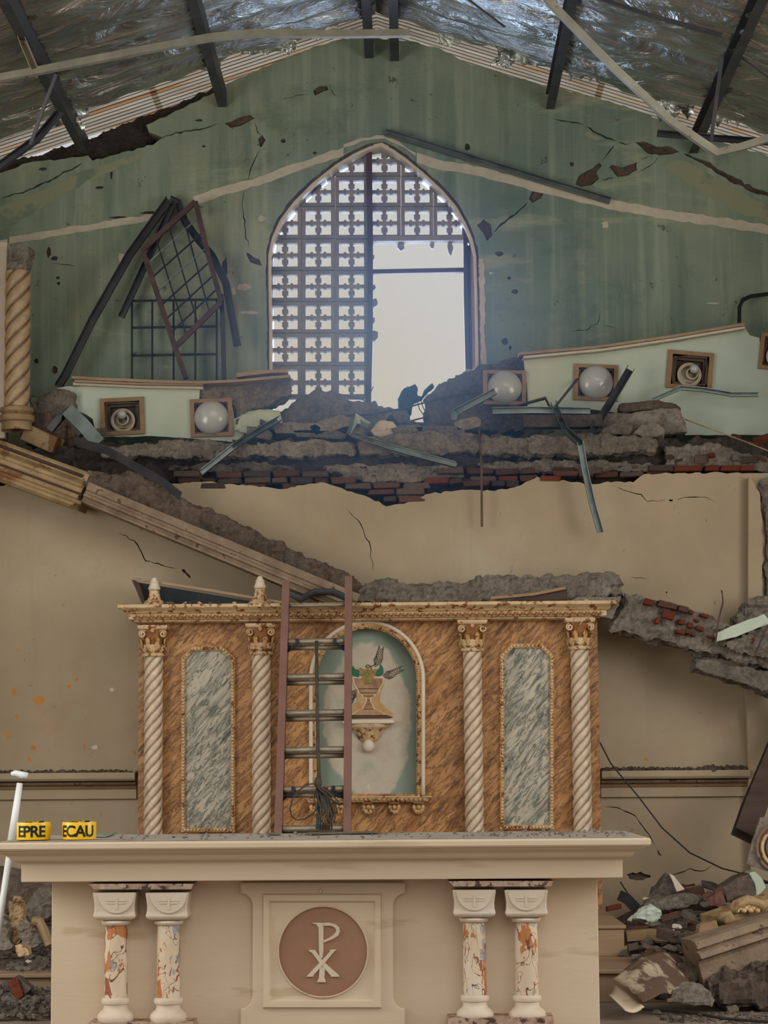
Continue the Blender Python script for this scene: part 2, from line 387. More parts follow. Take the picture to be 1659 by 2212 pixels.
WIRE = simple('black_cable', (34, 30, 28), (50, 46, 42), 8, .6, 0, 10)
WOODT = simple('ochre_wood_trim', (132, 104, 72), (156, 126, 90), 4, .6, .3, 40, spots=(100, 72, 48), sscale=8, sthr=.6, sx=(1, 1, 4))
WOODD = simple('dark_board', (58, 44, 38), (78, 60, 50), 4, .7, .2, 40, sx=(1, 1, 5))
PLY = simple('split_plywood', (150, 122, 96), (182, 156, 130), 5, .8, .5, 40, spots=(104, 76, 60), sscale=10, sthr=.6, sx=(.3, 1, 8))
ALTAR = simple('altar_cream_paint', (206, 183, 153), (216, 196, 168), 1.5, .5, .1, 25, spots=(198, 174, 143), sscale=3, sthr=.62, sx=(.4, 1, 2))
ALTAR2 = simple('altar_stone_paint', (206, 186, 160), (218, 202, 180), 6, .5, .15, 40)
DUST = simple('dusty_slab_top', (150, 138, 124), (182, 166, 148), 5, .8, .5, 40, spots=(120, 108, 98), sscale=9, sthr=.58, sx=(.5, 2, 1))
MEDAL = simple('brown_medallion_paint', (148, 109, 84), (158, 118, 92), 3, .5, .08, 30)
SPECK = simple('speckled_marble_strip', (150, 116, 96), (196, 170, 146), 26, .5, .2, 60, spots=(84, 56, 46), sscale=24, sthr=.54)
ORMAR = marble('orange_painted_marble', (146, 96, 50), (186, 136, 84), (84, 50, 26), 0.80, .85, .9)
GRMAR = marble('grey_painted_marble', (142, 136, 118), (182, 170, 148), (66, 74, 66), 0.9, .75, 1.0)
GOLD = simple('antique_gold_paint', (176, 132, 80), (206, 164, 112), 20, .5, .4, 60, spots=(110, 70, 38), sscale=30, sthr=.55)
CREMO = simple('antique_cream_relief', (188, 152, 108), (210, 182, 142), 14, .5, .3, 60, spots=(128, 76, 40), sscale=22, sthr=.54)
BELL = simple('brown_gilt_bell', (120, 72, 38), (156, 104, 58), 24, .45, .3, 60)
UNDER = simple('ochre_undercoat', (172, 112, 44), (186, 126, 58), 10, .8, .2, 40)
TWIST = glazed('twisted_column_paint', (214, 192, 162), (116, 66, 34))
TWIST2 = glazed('gilded_column_paint', (182, 150, 112), (92, 62, 40))
GILT = simple('gilded_cornice', (132, 106, 72), (166, 138, 100), 6, .5, .3, 50, spots=(120, 80, 46), sscale=7, sthr=.56)
TIMBM = simple('grey_brown_moulding', (112, 92, 74), (146, 124, 100), 7, .7, .5, 40, spots=(84, 64, 50), sscale=14, sthr=.62)
LADR = simple('red_brown_ladder_rail', (112, 78, 68), (128, 92, 80), 6, .55, .1, 30, .1)
RUNG = simple('worn_aluminium_rung', (136, 122, 104), (160, 146, 126), 20, .45, .15, 60, .45)
GLOBE = simple('milky_glass', (164, 164, 160), (176, 176, 172), 3, .18, 0, 10, spec=.6)
PORC = simple('porcelain_socket', (176, 160, 138), (196, 180, 158), 8, .35, .1, 30)
FRAMEW = simple('brown_lamp_frame', (128, 98, 68), (150, 118, 84), 8, .6, .3, 40)
FRAMED = simple('dark_recess_wood', (70, 56, 46), (92, 76, 62), 8, .7, .2, 40)
FLOORM = simple('dusty_floor_cement', (126, 110, 94), (150, 132, 114), 4, .75, .3, 30)
TREAD = simple('brown_step_paint', (134, 108, 82), (152, 124, 96), 3, .55, .15, 30, sx=(.3, 2, 2))
GRASS = simple('outside_grass', (70, 96, 40), (104, 124, 60), 1, .95, 0, 10)
BLOCKM = simple('screen_block_concrete', (128, 120, 120), (156, 146, 142), 8, .85, .4, 50)
PINKP = simple('pinkish_reveal_paint', (190, 156, 142), (204, 172, 156), 4, .7, .2, 40)
YTAPE = simple('yellow_tape', (238, 186, 10), (246, 198, 20), 6, .3, 0, 10, spec=.5)
TAPEB = simple('black_tape_print', (26, 28, 18), (34, 34, 22), 6, .35, 0, 10)
TAPEG = simple('wound_tape_edge', (120, 110, 90), (170, 150, 110), 30, .6, .3, 80)
WHITEP = simple('white_plastic', (212, 214, 210), (226, 226, 222), 6, .4, 0, 10)
PAPER = simple('bent_cream_sheet', (150, 132, 108), (186, 168, 140), 9, .8, .3, 40, spots=(92, 70, 54), sscale=4.5, sthr=.44)
GLASSG = simple('green_edged_glass_offcut', (120, 150, 140), (140, 168, 158), 4, .1, 0, 10)
ROPE = simple('dark_cord', (60, 54, 48), (84, 76, 66), 20, .8, .2, 60)
BLUER = simple('blue_cord', (36, 62, 74), (50, 80, 92), 20, .7, .2, 60)
# ------------------------------------------------------------------ the setting
YG, YC, YR = 17.3, 16.2, 15.7                      # green gable wall, cream wall, reredos front
g = MB().box(-40, 40, -30, 70, -0.5, -0.42).build('ground', GRASS); struct(g)
struct(MB().box(-12, 12, 17.62, 34, -.42, -.40).build('floor_bounce_apron', RAW))  # unseen pale apron added to bounce light up onto the roof sheets
fl = MB().box(-6, 6, -4, 17.6, -0.42, 0).build('floor', FLOORM); struct(fl)
st = struct(thing('floor_step', None, None, (0, 13.1, 0)))
MB().box(-4.6, 4.4, 13.1, 16.5, 0, 0.165).build('riser', TREAD, st, bev=.004)
MB().box(-4.6, 4.4, 13.07, 16.5, 0.165, 0.19).build('tread', TREAD, st, bev=.006)
pr = struct(thing('floor_predella', None, None, (0, 14, .19)))
xl, xr = W(275, 1995, 14).x, W(1348, 1994, 14).x
MB().box(xl, xr, 14.0, 16.2, 0.19, 0.357).build('riser', TREAD, pr, bev=.004)
MB().box(xl - .012, xr + .012, 13.985, 16.2, 0.357, 0.38).build('tread', TREAD, pr, bev=.006)

# --- cream back wall: plaster skin over a masonry core, top broken off
wb = struct(thing('wall_back', None, None, (0, YC, 0)))
edge = [(-160, 1050), (0, 1050), (50, 1036), (120, 1060), (200, 1040), (300, 1050), (390, 1045), (450, 1040), (505, 1046), (560, 1052), (620, 1056), (660, 1047), (700, 1042), (730, 1052), (760, 1062), (800, 1076), (835, 1094), (880, 1085), (925, 1067), (1000, 1058), (1060, 1060), (1110, 1053), (1160, 1030), (1200, 1036), (1280, 1046), (1330, 1040), (1368, 1042), (1392, 1024), (1470, 1022), (1560, 1021), (1614, 1022)]
pil = [(1780, 1022), (1780, 2160), (-160, 2160)]
cr = [crack([(255, 1150), (290, 1168), (315, 1212), (350, 1221), (388, 1228)], 2.2, 3),
      crack([(392, 1229), (402, 1238), (413, 1250)], 6, 4, 6, 1.5),
      crack([(745, 1095), (778, 1130), (800, 1180), (806, 1235)], 1.8, 5),
      crack([(1330, 1053), (1385, 1068), (1398, 1083), (1440, 1081)], 1.8, 6),
      blob(1449, 1081, 6, 2.6, 7, 9),
      crack([(1458, 1079), (1490, 1074), (1525, 1074), (1548, 1087)], 1.8, 8),
      crack([(1300, 1740), (1335, 1745), (1372, 1762), (1400, 1800), (1418, 1832)], 2.0, 9),
      crack([(1419, 1835), (1424, 1845), (1430, 1850)], 3.5, 10, 5, 1),
      crack([(1440, 1893), (1470, 1885), (1490, 1876), (1515, 1882), (1540, 1868)], 2.4, 11),
      blob(1378, 1893, 30, 9, 12, 18),
      crack([(1360, 1245), (1385, 1248), (1402, 1252)], 1.4, 14),
      blob(1440, 1280, 2, 2, 18, 8)]
for i, (px, py, rx, ry) in enumerate([(85, 1514, 12, 11), (30, 1493, 5, 8), (37, 1548, 4, 5), (18, 1586, 6, 9), (72, 1615, 6, 6), (64, 1640, 4, 6), (149, 1483, 4, 4), (166, 1468, 3, 5), (182, 1612, 4, 6), (205, 1614, 8, 5), (290, 1625, 4, 5), (38, 1405, 3, 4), (242, 1490, 5, 5), (1395, 1640, 5, 4), (1405, 1300, 3, 3)]):
    MB().ext(XZ(blob(px, py, rx, ry, 300 + i, 14), YC - .001), YC - .0012, YC).build('paint_loss', UNDER if i not in (9, 12) else RAW, wb)
holed('plaster', XZ(jag(edge, 8, 2.2, 2) + pil, YC), [XZ(c, YC) for c in cr], YC, .03, CREAM, wb)
core = MB().box(W(-160, 1500, YC).x, W(1780, 1500, YC).x, YC + .031, YG - .02, 0, W(800, 1112, YC).z).build('masonry_core', EARTH, wb)
# broken crown of the wall, layer by layer
rough('masonry_crown', [(-160, 962), (200, 962), (400, 962), (620, 950), (820, 962), (1000, 945), (1240, 962), (1430, 950), (1780, 962), (1780, 1130), (-160, 1130)], YC + .16, .9, DARKC, wb, .03, .055, 4, 3, .5)
def slab_piece(poly, y, d, m, seed, nm='concrete_slab', amp=.022): return rough(nm, jag(poly, 26, 3, seed, True), y, d, m, wb, .016, amp, 7, seed, .45)
slab_piece([(205, 965), (330, 955), (440, 950), (560, 958), (560, 984), (400, 992), (300, 985), (215, 990)], YC + .02, .4, CONC2, 21)
slab_piece([(555, 955), (700, 948), (765, 955), (765, 982), (640, 988), (555, 984)], YC + .05, .4, CONC2, 22)
slab_piece([(770, 952), (900, 930), (1040, 938), (1045, 975), (900, 985), (772, 982)], YC + .06, .4, CONC, 23)
slab_piece([(1040, 940), (1150, 942), (1240, 948), (1240, 980), (1120, 985), (1040, 980)], YC + .02, .4, CONC2, 24)
slab_piece([(1135, 940), (1300, 935), (1420, 945), (1415, 978), (1280, 985), (1140, 982)], YC - .02, .4, CONC2, 25)
slab_piece([(1430, 965), (1530, 955), (1659, 985), (1720, 1000), (1720, 1020), (1560, 1012), (1440, 1010)], YC + .06, .4, CONC, 26)
slab_piece([(360, 1004), (520, 1000), (640, 1003), (640, 1020), (500, 1022), (360, 1020)], YC + .10, .3, CONC, 27)
slab_piece([(700, 1005), (860, 998), (1000, 1002), (1005, 1032), (880, 1042), (720, 1040)], YC + .07, .3, CONC, 28)
slab_piece([(1030, 1000), (1180, 992), (1300, 992), (1410, 1000), (1405, 1018), (1200, 1020), (1040, 1018)], YC + .06, .3, CONC, 29)
# bricks of the crown, each its own piece, two mesh kinds
def brick_mesh(nm, m, seed):
    r = random.Random(seed); bm = bmesh.new(); bmesh.ops.create_cube(bm, size=1)
    for v in bm.verts: v.co += Vector((r.uniform(-.05, .05), r.uniform(-.08, .08), r.uniform(-.12, .12)))
    bmesh.ops.bevel(bm, geom=bm.edges[:], offset=.055, segments=1, affect='EDGES'); me = bpy.data.meshes.new(nm); bm.to_mesh(me); bm.free(); me.materials.append(m); return me
BM = [brick_mesh('brick', m, i) for i, m in enumerate([BRICK, MBRICK, BRICK, MBRICK, DARKC])]
REDM = [brick_mesh('brick', REDB, 31), brick_mesh('brick', BRICK, 32)]
def brick(p, L, H, D, parent, rot=0.0, mesh=None, tilt=0.0):
    o = bpy.data.objects.new('brick', mesh or R.choice(BM)); C.objects.link(o); adopt(o, parent)
    o.location = p; o.scale = (L, D, H); o.rotation_euler = (tilt, rot, R.uniform(-.08, .08)); return o
for (x0, x1, y, lean) in [(375, 700, 1027, 0), (380, 735, 1041, 0), (430, 640, 1053, 0), (940, 1250, 1020, 1), (1010, 1180, 1036, 1), (740, 880, 1052, 0), (790, 900, 1066, 0), (815, 870, 1080, 0), (990, 1110, 1048, 0), (1190, 1400, 1027, 1), (1390, 1625, 1013, 2), (905, 1010, 1040, 1), (-30, 130, 1026, 1), (-30, 60, 1040, 1)]:
    x = x0 + R.uniform(0, 15)
    while x < x1:
        L = R.choice([58, 56, 52, 30, 44]) * R.uniform(.9, 1.05); red = R.random() < (.04, .25, .6)[lean]
        p = W(x + L / 2, y + R.uniform(-1, 1), YC + .1)
        brick((p.x, YC + .1 + R.uniform(-.035, .03), p.z), L / 298, R.uniform(.036, .048), .16, wb, R.uniform(-.03, .03), R.choice(REDM) if red else None)
        x += L + R.uniform(2, 7) + (R.random() < .12) * 30

# --- right pilaster strip of the cream wall and its broken flank
pl = struct(thing('trim_3', None, None, W(1640, 1700, 16.05)))
holed('pilaster_face', XZ(jag([(1617, 1030), (1624, 1036), (1640, 1062), (1645, 1110), (1648, 1200), (1646, 1290), (1622, 1318), (1616, 1318)], 9, 1.8, 5), 16.1), [], 16.1, .09, CREAM, pl)
MB().box(W(1612, 1500, 16.1).x, W(1760, 1500, 16.1).x, 16.1, 16.19, .2, W(1620, 1400, 16.1).z).build('pilaster_lower', CREAM, pl)
rough('pilaster_rubble', [(1632, 1040), (1700, 1020), (1760, 1100), (1760, 1400), (1650, 1400), (1652, 1280), (1655, 1150), (1647, 1070)], 16.14, .2, CONC, pl, .025, .03, 5, 8)

# --- picture-rail mouldings on the cream wall
def rail(n, x0, x1, yo, brk=None):
    t = struct(thing(n, None, None, W((x0 + x1) / 2, 1715, YC)))
    a, b = W(x0, 1690, YC).x, W(x1, 1690, YC).x
    z = lambda py: W((x0 + x1) / 2, py + yo, YC).z
    MB().extx([(YC, z(1670)), (YC - .13, z(1670)), (YC - .135, z(1673)), (YC - .135, z(1683)), (YC - .12, z(1688)), (YC, z(1688))], a, b).build('rail_shelf', CREAM, t, bev=.003)
    MB().extx([(YC, z(1688.5))] + [(YC - .055 - .03 * math.sin(math.pi * k / 6), z(1688.5 + 10 * k / 6)) for k in range(7)] + [(YC, z(1698.5))], a, b).build('rail_bead', TIMBM, t, smooth='auto')
    MB().extx([(YC, z(1699)), (YC - .05, z(1699)), (YC - .03, z(1706)), (YC, z(1706))], a, b).build('rail_cove', WOODT, t)
    MB().extx([(YC, z(1706.5)), (YC - .03, z(1706.5)), (YC - .03, z(1727)), (YC, z(1729))], a, b).build('rail_fascia', CREAM, t, bev=.003)
    return t
rail('trim_1', -150, 296, 0); rail('trim_2', 1297, 1616, -6)

# --- green gable wall with the pointed window opening
wu = struct(thing('wall_gable', None, None, (0, YG, 3.8)))
top = [(-180, 450), (-60, 400), (0, 374), (60, 352), (190, 336), (200, 347), (330, 313), (350, 297), (322, 286), (316, 270), (390, 236), (462, 200), (492, 180), (600, 132), (690, 98), (740, 84), (800, 80), (880, 88), (950, 104), (1000, 132), (1080, 158), (1180, 184), (1290, 212), (1380, 240), (1500, 286), (1600, 318), (1700, 350), (1850, 400)]
ARCH = [(578, 912), (577, 800), (577, 700), (575, 600), (575, 545), (583, 508), (600, 470), (630, 430), (670, 390), (720, 350), (760, 326), (795, 310), (830, 306), (852, 316), (880, 335), (920, 368), (960, 405), (990, 440), (1010, 475), (1025, 510), (1033, 545), (1036, 640), (1038, 760), (1040, 912)]
gc = [jag([(1385, 318), (1372, 306), (1392, 306), (1420, 317), (1442, 315), (1468, 328), (1440, 334), (1408, 334), (1396, 330)], 8, 1.5, 3, True),
      crack([(1476, 332), (1520, 350), (1570, 380), (1625, 410), (1700, 432)], 11, 4, 10, 2),
      crack([(1190, 254), (1225, 262), (1262, 270)], 3, 5), crack([(1266, 273), (1300, 292), (1330, 305)], 4, 6), crack([(1334, 308), (1352, 312), (1366, 309)], 3, 61),
      jag([(1243, 398), (1250, 380), (1275, 366), (1296, 352), (1300, 358), (1288, 372), (1294, 386), (1278, 400), (1256, 404)], 8, 1.5, 7, True),
      jag([(1316, 362), (1322, 356), (1344, 362), (1376, 350), (1376, 368), (1352, 380), (1334, 382)], 8, 1.5, 8, True),
      crack([(1300, 350), (1314, 330), (1328, 312)], 1.8, 9), crack([(1380, 348), (1396, 340), (1404, 337)], 2, 10), crack([(1296, 388), (1316, 385), (1330, 384)], 2, 101),
      crack([(1378, 372), (1404, 358), (1430, 335)], 1.6, 11),
      jag([(1142, 430), (1150, 412), (1172, 404), (1180, 412), (1168, 428), (1150, 438)], 8, 1.5, 12, True),
      crack([(1065, 502), (1090, 480), (1118, 458), (1140, 436)], 5, 13, 8, 1.5),
      jag([(1030, 486), (1044, 474), (1060, 484), (1064, 508), (1052, 520), (1044, 504)], 8, 1.2, 14, True),
      blob(1078, 548, 9, 6, 15), blob(1112, 630, 8, 6, 16), blob(1090, 738, 8, 8, 17, 9), blob(1102, 752, 4, 5, 18, 8),
      jag([(484, 266), (500, 262), (522, 252), (540, 248), (550, 256), (538, 262), (520, 272), (498, 276)], 8, 1, 19, True),
      crack([(338, 300), (380, 286), (430, 280), (478, 267)], 3.5, 20), crack([(550, 262), (556, 285), (566, 294)], 2, 21),
      jag([(558, 300), (566, 292), (574, 302), (566, 316), (562, 318)], 7, .8, 22, True), crack([(560, 322), (548, 350), (538, 380), (533, 396)], 2.2, 23),
      crack([(528, 408), (524, 450), (530, 505), (540, 540)], 2.2, 24), jag([(532, 545), (545, 553), (560, 560), (566, 574), (556, 572), (540, 566)], 7, 1, 25, True),
      crack([(0, 428), (40, 418), (80, 402), (130, 378), (180, 352)], 4, 26), crack([(-120, 470), (-60, 450), (-8, 432)], 7, 27),
      jag([(676, 196), (690, 186), (706, 186), (710, 194), (694, 200), (680, 206)], 7, .8, 28, True), crack([(600, 218), (640, 206), (672, 204)], 1.6, 29), crack([(712, 180), (722, 205), (728, 208)], 1.6, 30),
      crack([(1000, 340), (1004, 352)], 1.5, 31, 5, 1), blob(612, 304, 6, 5, 33, 9), blob(440, 316, 4, 3, 34, 9), blob(118, 798, 7, 9, 35, 9), blob(78, 780, 6, 5, 36, 9), blob(126, 612, 4, 4, 37, 9),
      crack([(108, 570), (140, 572), (168, 574)], 1.6, 38), crack([(1225, 716), (1270, 712), (1290, 700), (1298, 670)], 1.6, 39), crack([(1300, 702), (1330, 708)], 1.6, 40)]
archj = XZ(jag(ARCH, 10, 1.6, 41), YG)
holed('plaster', XZ(jag(top, 11, 2.5, 42) + [(1850, 1010), (-180, 1010)], YG), [archj] + [XZ(c, YG) for c in gc], YG, .022, GREEN, wu)
coreh = XZ([(x + (4 if x < 800 else -4), y + 4) for x, y in ARCH], YG)
holed('masonry_core', XZ([(x, y + 3) for x, y in top] + [(1850, 1010), (-180, 1010)], YG), [coreh], YG + .0225, .2, EARTH, wu)
# reveal lining of the opening
rv = MB().sweep([Vector((x, YG + .15, z)) for x, z in XZ([(x + (6 if x < 800 else -6), y + 5) for x, y in ARCH], YG)], rect(.03, .25), (0, 1, 0)); rv.build('reveal_lining', ALTAR2, wu)
# crumbling render along the right edge of the opening and bare scar of the lost ceiling
MB().ext(XZ(jag([(1034, 560), (1044, 558), (1048, 640), (1046, 720), (1052, 800), (1040, 800)], 7, 2, 51, True), YG - .008), YG - .008, YG).build('crumbled_edge', RAW, wu)
def scar(pts, w, seed):
    a = jag(pts, 14, 2.2, seed); b = jag([(x, y + w) for x, y in pts], 14, 2.2, seed + 1)
    MB().ext(XZ(a + b[::-1], YG - .006), YG - .006, YG).build('ceiling_scar', RAW, wu)
scar([(20, 512), (60, 506), (140, 492), (240, 476), (330, 462)], 15, 61); scar([(418, 424), (490, 400), (560, 382), (640, 352), (700, 332), (742, 318)], 19, 63)
scar([(900, 330), (960, 348), (1040, 360), (1100, 376), (1180, 398), (1300, 426), (1420, 450), (1560, 470), (1700, 492)], 21, 65)
scar([(742, 312), (780, 298), (830, 292), (862, 306), (898, 330)], 7, 67); scar([(-150, 545), (-60, 530), (16, 516)], 16, 69)
OLIVE = simple('olive_repaint', (140, 143, 116), (152, 151, 122), 3, .7, .2, 30, spots=(118, 130, 110), sscale=3, sthr=.5)
for i, (pts, m_) in enumerate([([(1474, 347), (1520, 368), (1570, 398), (1625, 430), (1690, 450), (1690, 488), (1600, 462), (1540, 430), (1480, 392), (1430, 356)], OLIVE), ([(-60, 478), (0, 447), (90, 412), (180, 368), (320, 326), (300, 344), (180, 396), (100, 440), (30, 488), (-60, 515)], OLIVE), ([(1268, 284), (1300, 298), (1290, 304), (1262, 290)], OLIVE)]):
    MB().ext(XZ(jag(pts, 12, 2.5, 500 + i, True), YG - .001), YG - .0012, YG).build('repaint_patch', m_, wu)
for i, (px, py, rx, ry) in enumerate([(526, 620, 15, 8), (262, 556, 8, 12), (540, 675, 22, 4), (565, 472, 7, 8), (1308, 486, 8, 9), (1475, 470, 60, 4), (1060, 590, 4, 3), (430, 470, 6, 4), (1540, 655, 16, 2), (505, 630, 5, 9)]):
    MB().ext(XZ(blob(px, py, rx, ry, 520 + i, 14), YG - .001), YG - .0012, YG).build('paint_loss', RAW, wu)
for i, (px, py, rx, ry) in enumerate([(485, 580, 6, 26), (1235, 355, 5, 5), (105, 545, 5, 12), (118, 558, 8, 5), (125, 600, 4, 4), (215, 405, 9, 4), (240, 372, 3, 16), (92, 365, 10, 4), (430, 260, 9, 3), (1100, 600, 5, 4), (1470, 460, 22, 3), (1010, 318, 7, 9), (1315, 440, 3, 9), (680, 330, 5, 3), (330, 460, 26, 4), (255, 470, 20, 3)]):
    MB().ext(XZ(blob(px, py, rx, ry, 560 + i, 12), YG - .001), YG - .001, YG).build('dirt_stain', DARKC, wu)
wl = struct(MB().box(-4.1, -3.75, 14.6, 17.6, -.4, 5.2).build('wall_left', CREAM)); wr = struct(MB().box(3.5, 3.85, 14.6, 17.6, -.4, 5.0).build('wall_right', CREAM))

# --- dark rotten wall plate under the eaves, left
tag(rough('wall_plate', [(-160, 400), (0, 360), (60, 338), (180, 300), (300, 252), (400, 215), (470, 182), (488, 178), (470, 206), (400, 240), (330, 290), (345, 300), (300, 326), (200, 352), (60, 364), (-160, 450)], YG + .1, .3, DARKC, None, .02, .02, 6, 4), 'dark rotten timber plate along the left gable edge under the roof', 'timber')

# ------------------------------------------------------------------ roof
RX, RZ, SL = -0.23, 7.27, 0.331
def roofz(x): return RZ - SL * abs(x - RX)
ce = struct(thing('ceiling', None, None, (RX, 15, 6)))
def corrugated_mat():
    m, nt, b = nodes('aged_translucent_sheet'); v = coords(nt, (.25, 4, .25))
    col = ramp(nt, noi(nt, v, 3, 6, .6), [(.36, lin(180, 168, 150)), (.54, lin(232, 222, 206)), (.64, lin(214, 158, 104)), (.75, lin(168, 106, 60))])
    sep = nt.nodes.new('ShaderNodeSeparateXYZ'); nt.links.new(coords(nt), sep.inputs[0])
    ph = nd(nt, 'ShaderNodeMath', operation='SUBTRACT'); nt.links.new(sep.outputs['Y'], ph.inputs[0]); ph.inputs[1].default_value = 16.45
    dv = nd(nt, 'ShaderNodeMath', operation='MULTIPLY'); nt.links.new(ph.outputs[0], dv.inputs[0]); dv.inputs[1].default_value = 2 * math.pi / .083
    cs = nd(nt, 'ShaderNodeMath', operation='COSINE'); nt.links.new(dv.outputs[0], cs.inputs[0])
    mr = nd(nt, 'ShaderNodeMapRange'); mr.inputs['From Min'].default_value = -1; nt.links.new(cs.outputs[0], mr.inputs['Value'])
    wave_shade = ramp(nt, mr.outputs['Result'], [(.52, BLK), (.8, WHT)])              # shade between the bright lines, painted into the upper half of each wave
    col = mix(nt, col, lin(58, 44, 34), wave_shade)
    nt.links.new(col, b.inputs['Base Color']); b.inputs['Roughness'].default_value = .35
    tr = nt.nodes.new('ShaderNodeBsdfTranslucent'); nt.links.new(col, tr.inputs['Color']); ms = nt.nodes.new('ShaderNodeMixShader'); ms.inputs[0].default_value = .72
    nt.links.new(b.outputs[0], ms.inputs[1]); nt.links.new(tr.outputs[0], ms.inputs[2]); nt.links.new(ms.outputs[0], nt.nodes['Material Output'].inputs['Surface']); return m
CORR = corrugated_mat()
def foil_mat():
    m, nt, b = nodes('crinkled_foil'); v = coords(nt, (.6, 1.6, .6))
    col = ramp(nt, noi(nt, v, 2.2, 5, .6), [(.35, lin(178, 180, 174)), (.65, lin(222, 222, 216))])
    nt.links.new(col, b.inputs['Base Color']); b.inputs['Metallic'].default_value = .95; b.inputs['Roughness'].default_value = .27
    n1 = noi(nt, v, 4, 6, .55, .8); bump(nt, b, n1, .75, .09); return m
FOIL = foil_mat()
for sgn in (-1, 1):
    for k in range(3):                             # corrugated sheets, waves run down the slope
        mb = MB(); x0, x1 = k * 1.75, k * 1.75 + 1.8; ny = 132; y0, y1 = 16.45, 17.7
        for i in range(2):
            d = x0 if i == 0 else x1
            for j in range(ny + 1):
                y = y0 + (y1 - y0) * j / ny; w = .009 * math.cos(2 * math.pi * (y - y0) / .083)
                mb.v.append((RX + sgn * d, y, RZ - SL * d + .03 + w + .002 * k))
        mb.f = [(j, j + 1, ny + 2 + j, ny + 1 + j) for j in range(ny)]
        o = mb.build('roof_sheet', CORR, ce, smooth=True); 
    for k in range(14):                            # foil insulation strips
        r = random.Random(100 + k + (50 if sgn > 0 else 0)); y1 = 16.78 - k * .37; y0 = y1 - .385; nx, ny = 90, 12; mb = MB()
        for i in range(nx + 1):
            d = 5.2 * i / nx; tear = (.16 * noise.noise(Vector((d * 2.2, k, sgn * 4.0))) + .10 * noise.noise(Vector((d * 7, 3, sgn)))) if k == 0 else 0
            for j in range(ny + 1):
                t = j / ny; y = y0 + (y1 - y0) * t + tear * t
                sag = -.07 * math.sin(math.pi * t) + .035 * noise.noise(Vector((d * 1.3, y * 2.5, sgn))) + .018 * noise.noise(Vector((d * 5, y * 8, 5)))
                if k == 0 and t > .6: sag -= .10 * max(0, noise.noise(Vector((d * 2.0, 7, sgn * 2.0)))) * (t - .6) / .4
                mb.v.append((RX + sgn * d, y, RZ - SL * d - .025 + sag + .004 * (k % 2)))
        mb.f = [(i * (ny + 1) + j, (i + 1) * (ny + 1) + j, (i + 1) * (ny + 1) + j + 1, i * (ny + 1) + j + 1) for i in range(nx) for j in range(ny)]
        mb.build('foil_strip', FOIL, ce, smooth=True)
# flaps of torn foil hanging by the gable
for i, (px, py, w, h) in enumerate([(975, 60, 60, 60), (1020, 55, 40, 55), (1125, 90, 110, 90), (1260, 140, 70, 50), (1295, 150, 40, 40), (1465, 215, 80, 60), (1570, 240, 60, 40), (545, 90, 60, 40), (600, 85, 80, 40), (690, 45, 90, 50), (455, 120, 40, 55), (140, 250, 90, 40)]):
    r = random.Random(i); mb = MB(); n = 9; Y = 16.85 - .1 * (i % 3)
    for a in range(n + 1):
        for b in range(n + 1):
            u, v = a / n - .5, b / n; jx = 1 + .35 * noise.noise(Vector((i * 5.1, v * 4, u * 3)))
            p = W(px + u * w * jx, py - h / 2 + v * h * (1 + .5 * noise.noise(Vector((u * 6, i, 2)))), Y)
            mb.v.append((p.x, Y + .07 * noise.noise(Vector((u * 5 + i, v * 5, 1))) + .05 * v, p.z))
    mb.f = [(a * (n + 1) + b, a * (n + 1) + b + 1, (a + 1) * (n + 1) + b + 1, (a + 1) * (n + 1) + b) for a in range(n) for b in range(n)]
    mb.build('torn_foil', FOIL, ce, smooth=True)
# purlins
for (px, py, lab) in [(180, 290, 'steel purlin second from the left, ending over the dark rotten plate'), (480, 176, 'steel purlin between the ridge pair and the left roof edge'), (797, 62, 'left steel purlin of the pair at the roof ridge'), (852, 62, 'right steel purlin of the pair at the roof ridge'), (1188, 172, 'steel purlin just right of the roof ridge'), (1497, 270, 'steel purlin at far right crossed by bent angle iron')]:
    p = W(px, py, 17.25); x = p.x; zt = roofz(x) - .10
    t = tag(MB().sweep([(x, 17.28, zt - .065), (x, 11.6, zt - .065)], chan(.07, .13, .006)).build('steel_purlin', STEELD), lab, 'beam')
# ------------------------------------------------------------------ window: pierced block screen
win = struct(thing('window_1', None, None, W(800, 905, YG + .2)))
YB = YG + .20
def px2m(n, Y): return n * Y / F
CXS = [581, 652, 724, 795, 866, 936, 1006]; RYS = [315, 384, 449, 519, 587, 654, 722, 792, 862]
mb = MB(); s = px2m(70.5, YB); hs = s / 2; rw = s * .115; d = .045
for (a, b, c, e) in [(-hs, hs, hs - rw, hs), (-hs, hs, -hs, -hs + rw), (-hs, -hs + rw, -hs + rw, hs - rw), (hs - rw, hs, -hs + rw, hs - rw)]: mb.box(a, b, -d, d, c, e)
cw = s * .055; e = d * .8
mb.box(-cw, cw, -e, e, -hs + rw, hs - rw); mb.box(-hs + rw, -cw, -e, e, -cw, cw); mb.box(cw, hs - rw, -e, e, -cw, cw)
for sy in (-1, 1):
    mb.box(-cw * 1.75, cw * 1.75, -e * 1.01, e * 1.01, sy * s * .21 - cw * 1.1, sy * s * .21 + cw * 1.1)
    mb.box(sy * s * .2 - cw * .7, sy * s * .2 + cw * .7, -e * 1.01, e * 1.01, -cw * 1.8, cw * 1.8)
BLK_ME = mb.mesh('screen_block', BLOCKM)
rowcols = {0: (1, 2, 3, 4), 1: range(6), 2: range(6), 3: range(3), 4: range(3), 5: range(3), 6: range(3), 7: range(3)}
